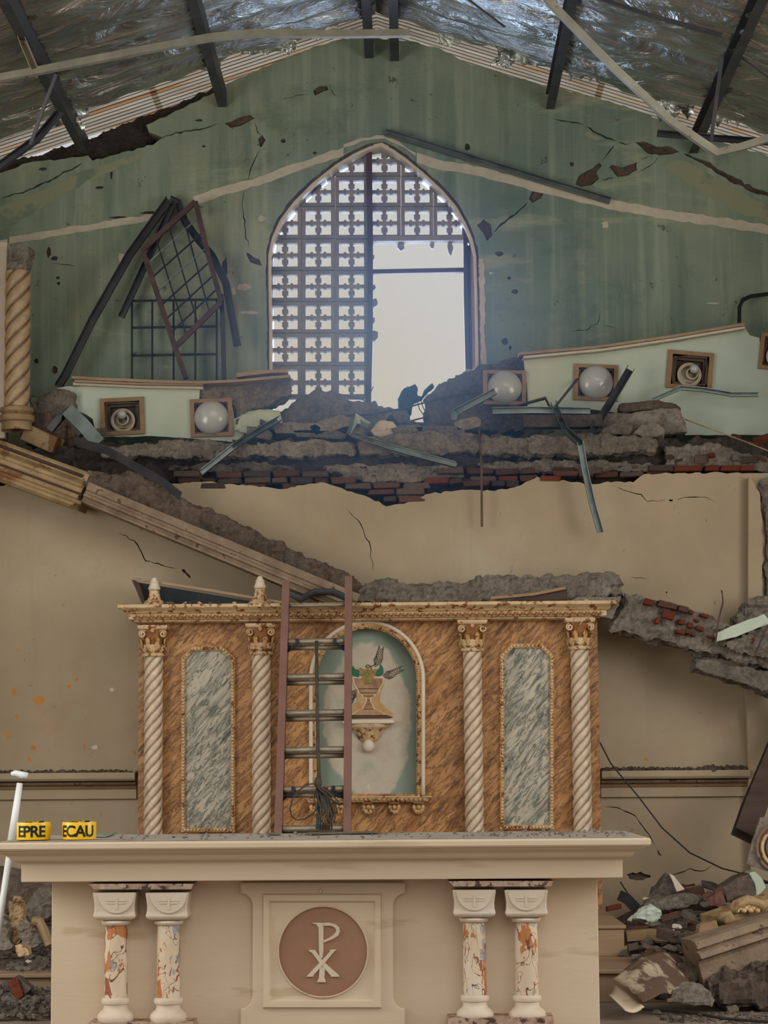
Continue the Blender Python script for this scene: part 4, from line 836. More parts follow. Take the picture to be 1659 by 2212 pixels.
# ------------------------------------------------------------------ reredos
def wx(px, py=1550, Y=YR): return W(px, py, Y).x
def wz(py, px=795, Y=YR): return W(px, py, Y).z
re = thing('reredos', 'painted orange marble altar screen with twisted columns against the cream wall', 'altar screen', W(795, 1990, YR))
XL, XR = wx(299), wx(1294); ztop = wz(1343)
bd = holed('backboard', [(XL, .38), (XR, .38), (XR, ztop), (XL, ztop)], [XZ([(793 + 108 * math.cos(a), 1465 - 108 * math.sin(a)) for a in [math.pi * k / 24 for k in range(25)]] + [(685, 1715), (901, 1715)], YR)], YR, .10, ORMAR, re)
MB().box(XL, XR, YR + .10, YR + .38, .38, ztop).build('rear_box', ORMAR, re)
# cornice
zc = lambda py: wz(py, 795)
co = MB().mould(XL + .03, XR - .03, YR - .06, YR + .4, [(zc(1344), .02), (zc(1341), .05), (zc(1338), .05), (zc(1337), .085), (zc(1326), .085), (zc(1324), .10), (zc(1320), .115), (zc(1314), .15), (zc(1312.5), .155), (zc(1307), .155), (zc(1306), .15)]).build('cornice', CREMO, re, bev=.002)
nE = 66
em = MB().ball((0, 0, 0), .021, .018, .017, 8, 5).mesh('egg_ornament', CREMO, True); dm = MB().ball((0, 0, 0), .008, .012, .019, 6, 4).mesh('dart_ornament', GOLD, True)
for k in range(nE):
    x = XL - .03 + (XR - XL + .06) * (k + .5) / nE
    o = link('egg_ornament', em, co); o.location = (x, YR - .147, zc(1331.5))
    if k < nE - 1: o = link('dart_ornament', dm, co); o.location = (x + (XR - XL + .06) / nE / 2, YR - .145, zc(1331.5))
# octagon-headed marble panels
def opanel(x0, x1, y0, y1, ch):
    po = [(x0, y1), (x0, y0 + ch), (x0 + ch, y0), (x1 - ch, y0), (x1, y0 + ch), (x1, y1)]
    i = 9; pi_ = [(x0 + i, y1 - i), (x0 + i, y0 + ch + 4), (x0 + ch + 4, y0 + i), (x1 - ch - 4, y0 + i), (x1 - i, y0 + ch + 4), (x1 - i, y1 - i)]
    p = MB().ext(XZ(pi_, YR), YR - .012, YR).build('marble_panel', GRMAR, re)
    fr = holed('panel_frame', XZ(po, YR), [XZ(pi_, YR)], YR - .03, .03, GOLD, p)
    mid = [((a[0] + b[0]) / 2, (a[1] + b[1]) / 2) for a, b in zip(po, pi_)]; mb = MB()
    for k in range(len(mid)):                       # rope moulding: little slanted beads
        a, b = mid[k], mid[(k + 1) % len(mid)]; L = math.hypot(b[0] - a[0], b[1] - a[1]); n = int(L / 7)
        for j in range(n):
            t = (j + .5) / n; w = W(a[0] + (b[0] - a[0]) * t, a[1] + (b[1] - a[1]) * t, YR); mb.ball((w.x, YR - .033, w.z), .013, .011, .012, 6, 4)
    stuff(mb.build('bead_rope', CREMO, p, True))
opanel(392, 508, 1397, 1797, 25); opanel(1080, 1196, 1391, 1791, 25)
# columns of the screen
for cx_ in (334, 566, 1022, 1254):
    x = wx(cx_, 1600); cc = (x, YR - .075); r = .0665; yo = (cx_ - 795) * -.0078
    sh = twisted(cc, .48, wz(1411 + yo), r, TWIST, 'column_shaft', re, 5, .074, amp=.2)
    capital(cc, wz(1412 + yo), wz(1346 + yo), r * 1.02, CREMO, re, GOLD)
    MB().lathe([(r * 1.1, .48), (r * 1.35, .46), (r * 1.35, .43), (r * 1.15, .42), (r * 1.5, .40), (r * 1.5, .38)], (cc[0], cc[1], 0), 24).build('column_base', CREMO, re, 'auto')
# central niche
zm = W(793, 1540, YR); nb = MB().box(wx(680), wx(906), YR + .085, YR + .105, wz(1722), wz(1345)).build('niche_painting', niche_paint(zm.x, wz(1560)), re)
arc = lambda rr, x=793: [(x + rr * math.cos(a), 1465 - rr * math.sin(a)) for a in [math.pi * k / 32 for k in range(33)]]
def archpath(rr): return [(793 + rr, 1718)] + [(793 + rr, 1718 - 253 * k / 10) for k in range(1, 10)] + arc(rr) + [(793 - rr, 1718 - 253 * k / 10) for k in range(9, 0, -1)] + [(793 - rr, 1718)]
P3 = lambda l, Y: [Vector((x, Y, z)) for x, z in XZ(l, YR)]
MB().sweep(P3(archpath(121), YR - .02), [(.015 * math.cos(k * .785), .015 * math.sin(k * .785)) for k in range(8)], (0, 1, 0)).build('niche_outer_bead', ALTAR2, re, True)
MB().sweep(P3(archpath(112), YR - .012), rect(.036, .02), (0, 1, 0)).build('niche_frame', GOLD, re)
pth = archpath(111); mb = MB()
for i, (x, y) in enumerate(jag(pth, 5, 0, 1)):
    w = W(x, y, YR); mb.ball((w.x, YR - .022, w.z), .014, .012, .011, 6, 4)
stuff(mb.build('leaf_moulding', GOLD, re, True))
sl = MB().mould(wx(668), wx(922), YR - .07, YR, [(wz(1733), 0), (wz(1731), .01), (wz(1728), .012), (wz(1722), .03), (wz(1720), .03)]).build('niche_sill', CREMO, re, bev=.002)
for k in range(26):
    w = W(668 + (k + .5) * 254 / 26, 1727, YR - .09); q_ = MB().ball((w.x, YR - .088, w.z), .014, .01, .012, 6, 4)
    q_.build('sill_bead', GOLD, sl, True)
for px in (682, 738, 796, 852, 904):                # shell rosettes hanging below the sill
    w = W(px, 1745, YR); q_ = MB()
    rs = MB().mould(w.x - .035, w.x + .035, YR - .05, YR, [(w.z + .03, 0), (w.z + .04, .008), (w.z + .045, .008)]).build('shell_bracket', CREMO, re)
    for k in range(7):
        a = math.pi * (k / 6) + math.pi; MB().ball((w.x + .03 * math.cos(a), YR - .035, w.z + .005 + .032 * math.sin(a)), .016, .022, .02, 7, 5).build('petal', GOLD if k % 2 else CREMO, rs, True)
    MB().ball((w.x, YR - .05, w.z + .005), .018, .018, .018, 8, 6).build('petal', GOLD, rs, True)
# painted chalice on the niche plaster (flat print) and the little corbel below it
YN = YR + .083
def flat(nm, poly, m, lay=0, par=None): return MB().ext(XZ(poly, YN), YN - .0006 * lay, YN + .003).build(nm, m, par or nb)
PB = simple('painted_brown', (134, 98, 70), (182, 146, 108), 14, .6, 0, 10); PD = simple('painted_dark_line', (70, 48, 36), (90, 62, 44), 10, .6, 0, 10)
PO = simple('painted_orange_halo', (176, 124, 66), (190, 160, 118), 12, .6, 0, 10); PG = simple('painted_leaf_green', (28, 84, 60), (52, 112, 78), 20, .6, 0, 10)
PGR = simple('painted_grape', (118, 98, 50), (160, 136, 80), 60, .6, 0, 10); PL = simple('painted_pale_rim', (196, 172, 140), (214, 194, 164), 20, .6, 0, 10)
def sym(l, cx=796): return l + [(2 * cx - x, y) for x, y in l[::-1]]
cup = [(764, 1463), (766, 1475), (773, 1488), (777, 1497), (783, 1500), (785, 1504), (792, 1506), (793, 1513), (788, 1524), (784, 1531), (772, 1536), (760, 1545)]
flat('halo', jag(sym([(760, 1470), (765, 1484), (770, 1500), (772, 1515), (758, 1530), (744, 1540), (744, 1545)]), 9, 1.5, 9, True), PO, 1)
flat('chalice_outline', sym([(x - 2.5 if i < 11 else x - 4, y + (0 if i < 11 else 1)) for i, (x, y) in enumerate(cup)]), PL, 2); flat('chalice', sym(cup), PB, 3)
for (y, x0) in [(1487, 774), (1496, 778), (1503, 786), (1512, 793), (1531, 785)]: flat('painted_line', sym([(x0, y), (x0, y + 1.6)]), PD, 4)
flat('chalice_rim', sym([(764, 1461), (764, 1465)]), PL, 4); flat('painted_shadow', [(738, 1547), (760, 1544), (832, 1544), (850, 1549), (842, 1552), (750, 1553)], PD, 2)
rg = random.Random(3)
for i, (x, y) in enumerate([(779, 1447), (787, 1450), (795, 1448), (803, 1450), (783, 1457), (791, 1458), (799, 1457), (807, 1457), (787, 1465), (795, 1466), (803, 1464), (791, 1473), (799, 1472), (811, 1450)]): flat('grape', [(x + 5 * math.cos(a), y + 5 * math.sin(a)) for a in [k * .5236 for k in range(12)]], PGR, 5 + i * .4)
flat('vine_leaf', [(761, 1458), (760, 1446), (762, 1438), (768, 1446), (774, 1447), (777, 1456), (775, 1463), (765, 1461)], PG, 4); flat('vine_leaf', [(811, 1460), (814, 1448), (820, 1443), (822, 1434), (828, 1444), (828, 1456), (820, 1461)], PG, 11)
def ear(path, seed):
    P_ = [Vector(p) for p in path]; n = len(P_) * 3; mb = MB(); r_ = random.Random(seed)
    for i in range(n):
        t = i / (n - 1) * (len(P_) - 1); k = min(int(t), len(P_) - 2); p = P_[k].lerp(P_[k + 1], t - k); d = (P_[k + 1] - P_[k]).normalized(); nn = Vector((-d.y, d.x)); L = 16 * (1 - .45 * i / n)
        for s_ in (-1, 1):
            a = p; b = p + d * L * .8 + nn * s_ * L * .55; c = b + d * L * .5 - nn * s_ * 2; w = nn * .7 * s_
            mb.ext(XZ([tuple(a - d * .8), tuple(b - w), tuple(c), tuple(b + w), tuple(a + d * .8)], YN), YN - .0015, YN)
    return stuff(mb.build('wheat_ear', PD, nb))
ear([(811, 1440), (817, 1425), (822, 1405)], 1); ear([(826, 1462), (840, 1458), (862, 1447)], 2); ear([(771, 1490), (762, 1500), (754, 1520)], 3)
MB().tube([Vector((x, YN - .002, z)) for x, z in XZ([(803, 1446), (800, 1438), (793, 1436), (790, 1440), (795, 1442), (806, 1438), (812, 1434), (808, 1431)], YN)], .0025, 5, up=(0, 1, 0)).build('tendril', PD, nb)
cb = MB().mould(wx(741), wx(851), YR - .0, YR + .09, [(wz(1564), -.012), (wz(1562), .0), (wz(1555.5), .0), (wz(1555), -.002)]).build('corbel_shelf', ALTAR2, re, bev=.002)
w = W(796, 1563, YR); prof = [(.008, wz(1605)), (.05, wz(1602)), (.075, wz(1596)), (.09, wz(1588)), (.115, wz(1576)), (.135, wz(1572)), (.145, wz(1569)), (.145, wz(1563))]
bw = MB(); seg = 40
for i in range(seg + 1):
    a = math.pi + math.pi * i / seg; fl_ = 1 - .10 * abs(math.cos(i / seg * math.pi * 7))
    for j, (r_, z) in enumerate(prof): k = fl_ if 0 < j < 5 else 1; bw.v.append((w.x + r_ * k * math.cos(a), YR + .085 + .6 * r_ * k * math.sin(a), z))
m_ = len(prof); bw.f = [(i * m_ + j, (i + 1) * m_ + j, (i + 1) * m_ + j + 1, i * m_ + j + 1) for i in range(seg) for j in range(m_ - 1)]
bw.build('corbel_bowl', CREMO, cb, 'auto'); w = W(796, 1611, YR); MB().ball((w.x, YR + .05, w.z), .042, .035, .045, 16, 10).build('corbel_ball', ALTAR2, cb, True)
# finials on the cornice
for (px, lab) in ((334, 'carved cream finial on the left corner of the altar screen'), (562, 'carved cream finial left of the ladder on the altar screen')):
    z0 = zc(1306) + (.004 if px == 334 else .008); x = wx(px, 1290); t = thing('finial', lab, 'finial', (x, YR - .02, z0)); H = .20; q_ = [(a, b * H) for a, b in [(.082, 0), (.082, .06), (.07, .10), (.065, .16), (.05, .2), (.042, .3), (.036, .5), (.038, .55)]]
    MB().lathe(q_ + [(.001, .55 * H)], (x, YR - .02, z0), 20).build('pedestal', CREMO, t, 'auto')
    MB().lathe([(.001, .55 * H), (.04, .56 * H), (.044, .62 * H), (.036, .7 * H), (.030, .78 * H), (.034, .82 * H), (.022, .9 * H), (.014, .98 * H), (.001, H)], (x, YR - .02, z0), 18).build('urn', ALTAR2, t, 'auto')

# --- wreckage lying on top of the screen
bx = thing('dark_tray', 'dark upturned board box lying behind the two finials', 'box', W(400, 1302, YR + .15))
MB().ext(XZ([(300, 1258), (620, 1312), (620, 1318), (313, 1312)], YR + .28), YR + .28, YR + .30).build('bottom_board', BLACKI, bx)
MB().sweep(PX([(284, 1250, YR + .02), (440, 1273, YR + .02), (622, 1304, YR + .02)]), rect(.03, .018)).build('rim', PLY, bx)
MB().ext(XZ([(284, 1251), (300, 1258), (318, 1312), (310, 1312)], YR + .03), YR + .03, YR + .27).build('end_board', WOODD, bx)
mass('fallen_slab', jag([(760, 1302), (775, 1268), (820, 1252), (850, 1250), (885, 1262), (960, 1257), (1010, 1252), (1035, 1240), (1100, 1242), (1200, 1245), (1280, 1238), (1334, 1230), (1342, 1262), (1344, 1285), (1280, 1292), (1230, 1300), (900, 1306)], 16, 2.5, 101, True), YR - .02, .34, CONC, 'long broken concrete slab lying on top of the altar screen', vox=.018, amp=.028, seed=31, freq=7, strat=.4)
steel('split_board', [(1060, 1292, YR - .06), (1150, 1284, YR - .06), (1222, 1270, YR - .06)], rect(.02, .035), WOODT, 'split red-brown lath in front of the concrete slab', 'board', UP)
tag(MB().ext(XZ([(1095, 1298), (1222, 1270), (1226, 1296)], YR - .05), YR - .05, YR + .0).build('dark_wedge_board', WOODD), 'dark triangular board under the split lath', 'board')
tag(MB().add(*(lambda m: (m.v, m.f))(MB().ext(XZ([(1208, 1306), (1250, 1290), (1342, 1290), (1322, 1338), (1290, 1332), (1240, 1318)], YR - .12), YR - .14, YR - .06))).build('stone_slab', CONC2, bev=.006), 'tilted pale stone slab over the right column of the altar screen', 'slab')
mass('plaster_lump', blob(1262, 1302, 24, 9, 5), YR - .2, .06, RAW, 'small white plaster lump on the tilted stone slab', vox=.012, amp=.012, seed=33)
for i in range(16): chunk(R.uniform(345, 520), R.uniform(1301, 1304), YR - .05, R.uniform(5, 10), R.choice('cdp'), 'on the cornice of the altar screen')
for i in range(14): chunk(R.uniform(640, 1060), R.uniform(1299, 1303), YR - .08, R.uniform(6, 12), R.choice('cde'), 'on the cornice of the altar screen')
steel('bent_pipe', [(622, 1280, YR - .05), (650, 1294, YR - .05), (680, 1278, YR - .05), (720, 1278, YR - .04), (752, 1292, YR - .02)], [(.022 * math.cos(k * .785), .022 * math.sin(k * .785)) for k in range(8)], STEELD, 'dark bent pipe lying between the ladder tops', 'pipe')
# fallen moulded beam, left
fb = thing('fallen_beam', 'long fallen beam with grey-brown moulding slanting down to the altar screen', 'beam', W(760, 1300, 15.75))
rough('rubble_core', jag([(190, 1018), (212, 1012), (300, 1022), (381, 1068), (482, 1112), (530, 1136), (612, 1170), (675, 1209), (757, 1242), (797, 1272), (770, 1302), (723, 1285), (434, 1155), (183, 1062), (176, 1030)], 14, 2.5, 102, True), 15.82, .34, EARTH, fb, .022, .03, 6, 35, .4)
a_, b_ = W(186, 1064, 15.8), W(770, 1306, 15.72)
prof = [(-.10, .075), (.05, .075), (.05, .02), (.035, .015), (.035, -.005), (.05, -.01), (.05, -.03), (.03, -.035), (.022, -.055), (.03, -.06), (.03, -.075), (-.10, -.085)]
MB().sweep([a_.lerp(b_, k / 12) for k in range(13)], [(x, y) for x, y in prof]).build('moulding', TIMBM, fb)
# gilded cornice lump, far left
gcn = thing('cornice_fragment', 'gilded cornice fragment hanging at the left picture edge', 'cornice', W(90, 1060, 15.9))
a_, b_ = W(-70, 972, 15.95), W(180, 1064, 15.85)
prof = [(-.25, .15), (.0, .15), (.02, .13), (.02, .085), (.0, .07), (.035, .05), (.055, .02), (.05, -.005), (.08, -.02), (.095, -.05), (.085, -.075), (.11, -.085), (.12, -.115), (.10, -.135), (-.25, -.135)]
MB().sweep([a_.lerp(b_, k / 8) for k in range(9)], prof).build('gilded_moulding', GILT, gcn)
for k, (sx_, sz_, rr_, mm) in enumerate([(.03, .115, .012, WOODD), (.045, .04, .02, GILT), (.075, -.03, .012, WOODD), (.105, -.09, .018, GILT)]):
    o_ = Vector((0, -sx_, sz_)); MB().tube([a_ + o_, b_ + o_], rr_, 8).build('ridge_and_groove_shade', mm, gcn, True)  # dark tubes stand for shade in the grooves, the others are gilded ridges
rough('broken_end', jag([(-60, 985), (30, 968), (172, 1022), (190, 1060), (182, 1078), (60, 1040), (-60, 1010)], 14, 3, 103, True), 15.93, .25, CONC, gcn, .022, .03, 6, 36)
# twisted chancel column, upper left
tc_ = thing('chancel_column', 'gilded twisted column with broken top at the left picture edge', 'column', W(30, 925, 16.3))
cc = W(38, 740, 16.35); r = .098; hh = (W(38, 588, 16.35).z, W(30, 885, 16.35).z)
sh = twisted((cc.x, cc.y), hh[1], hh[0], r, TWIST2, 'column_shaft', tc_, 4, .125, amp=.2)
MB().lathe([(r * 1.0, hh[1] + .02), (r * 1.25, hh[1] + .01), (r * 1.28, hh[1] - .02), (r * 1.1, hh[1] - .035), (r * 1.35, hh[1] - .05), (r * 1.35, hh[1] - .09), (r * 1.15, hh[1] - .1), (r * 1.15, hh[1] - .16)], (cc.x, cc.y, 0), 24).build('column_base', GILT, tc_, 'auto')
rough('broken_capital', jag([(14, 590), (18, 540), (40, 530), (62, 528), (72, 545), (64, 572), (58, 592)], 9, 2, 104, True), 16.28, .18, CONC2, tc_, .018, .025, 8, 37)
MB().box(W(-60, 700, 16.5).x, W(16, 700, 16.5).x, 16.45, 16.6, hh[1] - .2, W(10, 525, 16.5).z).build('jamb', ALTAR2, tc_, bev=.01)
# fallen brickwork, right
fr = thing('fallen_brick_beam', 'fallen slab of brickwork slanting down at right beside the altar screen', 'masonry', W(1500, 1430, 15.7))
rough('masonry_body', jag([(1346, 1275), (1390, 1284), (1440, 1300), (1492, 1312), (1530, 1322), (1576, 1345), (1600, 1372), (1640, 1400), (1720, 1420), (1720, 1460), (1640, 1440), (1560, 1422), (1500, 1412), (1420, 1388), (1316, 1362), (1322, 1340), (1340, 1320)], 14, 3, 105, True), 15.6, .3, CONC, fr, .02, .035, 6, 38, .4)
sr = math.radians(-16)
for (px, py, L, H, md) in [(1402, 1300, 20, 14, 0), (1434, 1306, 26, 13, 1), (1452, 1310, 20, 12, 1), (1475, 1316, 22, 12, 1), (1443, 1328, 26, 17, 0), (1471, 1343, 12, 11, 0), (1491, 1350, 10, 12, 0), (1512, 1357, 16, 9, 0), (1420, 1340, 8, 14, 0), (1470, 1365, 20, 8, 0), (1487, 1364, 10, 9, 0), (1522, 1329, 18, 7, 0), (1535, 1376, 14, 6, 0), (1497, 1372, 8, 5, 0), (1505, 1340, 10, 6, 0), (1494, 1322, 8, 9, 0), (1580, 1358, 22, 6, 1), (1625, 1384, 8, 16, 0)]:
    p = W(px, py, 15.56); brick((p.x, 15.60, p.z), px2m(L, 15.6), px2m(H, 15.6), .12, fr, -sr, (REDM[0], REDM[1])[md])
mass('broken_concrete_beam', jag([(1500, 1418), (1530, 1420), (1560, 1428), (1650, 1448), (1720, 1470), (1720, 1530), (1659, 1500), (1600, 1478), (1540, 1460), (1498, 1446)], 12, 2, 106, True), 15.55, .3, CONC, 'grey-brown concrete beam under the fallen brickwork', amp=.02, seed=39)
mass('broken_concrete_mass', jag([(1588, 1345), (1604, 1318), (1612, 1298), (1650, 1290), (1720, 1290), (1720, 1400), (1620, 1390)], 12, 3, 107, True), 15.85, .25, CONC2, 'rough concrete mass above the mint strip at right', amp=.04, seed=40)
tag(MB().ext(XZ(jag([(1545, 1368), (1600, 1345), (1650, 1326), (1668, 1345), (1625, 1362), (1590, 1376), (1548, 1386)], 14, 1, 108, True), 15.5), 15.5, 15.56).build('mint_plaster_strip', MINT, bev=.004), 'mint-painted plaster strip on the fallen brickwork at right', 'plaster')
mass('mortar_bed', jag([(1556, 1392), (1600, 1372), (1640, 1356), (1720, 1350), (1720, 1440), (1600, 1412)], 10, 2, 109, True), 15.52, .2, CONC2, 'pitted mortar bed under the mint strip at right', vox=.014, amp=.028, seed=41, freq=11)
tag(MB().tube(PX([(1546, 1384, 15.48), (1552, 1340, 15.48), (1562, 1300, 15.48), (1559, 1275, 15.48)]), .007, 6).build('reinforcing_bar', IRON), 'curved bar standing up from the fallen brickwork', 'bar')
tag(MB().tube(PX([(1630, 1418, 15.46), (1645, 1380, 15.46), (1662, 1345, 15.46)]), .007, 6).build('reinforcing_bar', IRON), 'straight bar leaning at the right picture edge on the brickwork', 'bar')

# ------------------------------------------------------------------ ladder
la = thing('extension_ladder', 'red-brown extension ladder leaning against the altar screen', 'ladder', (W(675, 1795, 14.75).x, 14.6, .38))
tl, tr = W(618, 1256, 15.45), W(753, 1248, 15.45); bl, br = W(601, 1800, 14.85), W(750, 1795, 14.85)
def ext_to(a, b, z): t = (z - a.z) / (b.z - a.z); return a + (b - a) * t
for off, sc_ in ((0, 1), (.05, .0)):
    for a, b in ((tl, bl), (tr, br)):
        o = Vector((0, off, -.02 if off else 0)); MB().sweep([a + o - Vector((0, 0, .0 if not off else .04)), ext_to(a, b, .385) + o], chan(.05, .055, .006), (0, 1, 0)).build('rail', LADR, la)
d_ = (tl - bl); 
for i, py in enumerate([1308, 1386, 1462, 1540, 1620, 1705, 1790, 1880, 1975]):
    t = None
    pl_ = ext_to(tl, bl, W(610, py, 15.2).z); 
    zt = W(680, py, 15.45 - (py - 1250) / 545 * .6).z
    a, b = ext_to(tl, bl, zt), ext_to(tr, br, zt + .004)
    r1 = MB().tube([a, b], .021, 10, up=(0, 1, 0)).build('rung', RUNG, la, True) if i else MB().tube([a, b], .012, 8, up=(0, 1, 0)).build('rung', RUNG, la, True)
    if i: MB().tube([a + Vector((0, .05, -.04)), b + Vector((0, .05, -.04))], .018, 10, up=(0, 1, 0)).build('rung', RUNG, la, True)
    if i in (1, 5):
        for e, f, sg in ((a, b, 1), (b, a, -1)):
            c0 = e.lerp(f, .2); MB().sweep([c0 + Vector((0, -.026, .02)), c0 + Vector((0, -.028, -.02)), e + Vector((sg * .01, 0, -.07))], rect(.022, .008), (0, 1, 0)).build('rung_lock', BLACKI, la)
rp = thing('pull_rope', 'dark coil of rope tied to the ladder low rungs', 'rope', W(690, 1785, 14.8))
MB().tube(PX([(684, 1385, 15.25), (685, 1500, 15.1), (687, 1620, 15.0), (690, 1685, 14.9)]), .012, 7).build('hanging_strand', ROPE, rp, True)
MB().tube(PX([(690, 1684, 14.87), (688, 1740, 14.85), (686, 1790, 14.8)]), .011, 7).build('blue_strand', BLUER, rp, True)
MB().ball(W(687, 1690, 14.86), .026, .026, .04, 10, 8).build('knot', ROPE, rp, True)
for k, (dx, dy) in enumerate([(-62, 58), (30, 50), (18, 62), (8, 72), (24, 70), (34, 30)]):
    p0 = (692, 1700); pts = [(p0[0] + dx * .5 * (1 - math.cos(2 * math.pi * t)) + 16 * math.sin(2 * math.pi * t), p0[1] + dy * .55 * (1 - math.cos(2 * math.pi * t)) + (24 if k == 0 else 9) * math.sin(2 * math.pi * t), 14.83 - .004 * k) for t in [i / 12 for i in range(13)]]
    MB().tube(PX(pts), .006, 6).build('rope_loop', ROPE, rp, True)
for k in range(6): MB().tube(PX([(692 + 3 * k, 1700, 14.84), (694 + 4 * k, 1745, 14.82), (692 + 5 * k, 1792, 14.82)]), .006, 6).build('rope_strand', ROPE, rp, True)
# ------------------------------------------------------------------ altar table
YA = 10.9
ax = lambda px, py=1850, Y=YA: W(px, py, Y).x
azz = lambda py, px=690, Y=YA: W(px, py, Y).z
al = thing('altar_table', 'cream altar table with paired marble columns and a brown medallion', 'altar', (W(690, 2212, YA).x, 11.3, 0))
z = lambda py: azz(py, 690)
YF = YA + .13                                       # fascia front
x0, x1 = W(48, 1880, YF).x, W(1343, 1880, YF).x; yb = 12.1
tp = MB().mould(x0, x1, YF, yb, [(z(1904), .0), (z(1903), .004), (z(1864), .004), (z(1860), .012), (z(1858), .04), (z(1854), .05), (z(1846), .062), (z(1838), .10), (z(1836), .104), (z(1834), .104), (z(1833), .125), (z(1829), .132), (z(1819), .132), (z(1816), .126), (z(1815), .11)]).build('table_top', ALTAR, al, bev=.003)
zt = z(1815)
n = 60; mb = MB(); xa, xb, ya, yc = x0 - .105, x1 + .105, YF - .105, yb
for i in range(n + 1):
    for j in range(21):
        x, y = xa + (xb - xa) * i / n, ya + (yc - ya) * j / 20; e = 0 if i in (0, n) or j in (0, 20) else 1
        mb.v.append((x, y, zt + .001 + e * (.003 + .003 * noise.noise(Vector((x * 4, y * 9, 1))))))
mb.f = [(i * 21 + j, (i + 1) * 21 + j, (i + 1) * 21 + j + 1, i * 21 + j + 1) for i in range(n) for j in range(20)]
mb.build('dust_layer', DUST, al, True)
YBd = YA + .36                                      # body front
bx0, bx1 = W(111, 2050, YBd).x, W(1293, 2050, YBd).x
MB().box(bx0, bx1, YBd, yb - .2, 0, z(1904)).build('body', ALTAR, al, bev=.004)
# shaped centre panel with hollowed corners
def notched(x0, x1, y0, y1, rx, nk, top):
    pts = []
    def corner(cx, cy, sx, sy, rev):
        l = [(cx + sx * nk, cy)] + [(cx + sx * (nk - (nk - rx) * 0) * 0 + sx * (rx + (nk - rx)) - sx * rx * math.sin(a), cy) for a in ()]
        return l
    # hollow corner drawn as: ear, quarter hollow, side
    ear, h = 14, 26
    R_ = [(x1 - ear, y0), (x1 - ear + 0, y0 + h * .55)] + [(x1 - ear - 30 * math.sin(a), y0 + h * .55 + 34 * (1 - math.cos(a))) for a in [math.pi / 2 * k / 8 for k in range(1, 9)]]
    return R_
def side_profile(xs, s):                            # px x of the outer ear edge, s = +1 right side
    inn = xs - s * 26
    q_ = [(xs, 1906), (xs, 1930)] + [(xs - s * 26 * math.sin(a), 1930 + 26 * (1 - math.cos(a))) for a in [math.pi / 2 * k / 7 for k in range(1, 8)]]
    q_ += [(inn, 1960), (inn, 2150)] + [(xs - s * 26 * math.cos(a), 2150 + 26 * math.sin(a) * 1.1) for a in [math.pi / 2 * k / 7 for k in range(1, 8)]] + [(xs, 2182), (xs, 2252)]
    return q_
YM = YBd - .045
pan = MB().ext(XZ(side_profile(519, -1) + side_profile(876, 1)[::-1], YM), YM, YBd + .01).build('centre_panel', ALTAR, al, bev=.012)
xs0, xs1, ys0, ys1 = 576, 816, 1940, 2168
MB().sweep([Vector((x, YM, z_)) for x, z_ in XZ([(xs0, ys0), (xs1, ys0), (xs1, ys1), (xs0, ys1)], YM)], [(-.022, .0), (-.015, .014), (.012, .014), (.022, .0)], (0, -1, 0), closed=True).build('panel_moulding', ALTAR, pan)
mc = W(698, 2055, YM); rm = px2m(93, YM)
MB().lathe([(rm * 1.03, 0), (rm * 1.02, .012), (rm * .995, .012), (rm * .985, .004), (.001, .004)], (mc.x, YM, mc.z), 72, axis='Y').build('medallion', MEDAL, pan, 'auto')
MB().lathe([(rm * 1.045, 0), (rm * 1.04, .014), (rm * 1.02, .016), (rm * 1.005, .010)], (mc.x, YM, mc.z), 72, axis='Y').build('medallion_rim', ALTAR, pan, True)
# the chi-rho monogram, raised letters
YI = YM - .004
def stroke(nm, pts, up_=0.0): return MB().ext(XZ(pts, YI), YI - .012 - up_, YI + .002).build(nm, ALTAR2, pan, bev=.003)
stroke('letter_rho_stem', [(672, 1993), (699, 1993), (699, 2052), (697, 2070), (690, 2070), (689, 2052), (688, 2004), (684, 1998)], -.003)
bo = [(699, 1993), (712, 1993), (724, 1996), (733, 2003), (735, 2012), (731, 2021), (721, 2028), (708, 2033), (699, 2037)]
bi = [(699, 2031), (708, 2027), (718, 2021), (725, 2014), (726, 2008), (722, 2003), (714, 2000), (699, 2000)]
stroke('letter_rho_bowl', bo + bi)
stroke('letter_chi_arm', [(666, 2052), (681, 2052), (698, 2076), (733, 2107), (733, 2110), (715, 2110), (715, 2108), (690, 2080), (674, 2058), (668, 2055)])
stroke('letter_chi_arm', [(728, 2051), (714, 2051), (712, 2056), (697, 2072), (664, 2107), (661, 2110), (677, 2110), (678, 2106), (702, 2080), (722, 2056)], .0015)
stroke('letter_chi_foot', [(690, 2088), (703, 2088), (701, 2112), (704, 2119), (704, 2122), (684, 2122), (686, 2119), (689, 2112)], -.0015)
p = W(692, 1925, YM); MB().ball((p.x, YM - .004, p.z), .009, .008, .012, 8, 6).build('hook', ALTAR2, pan, True)
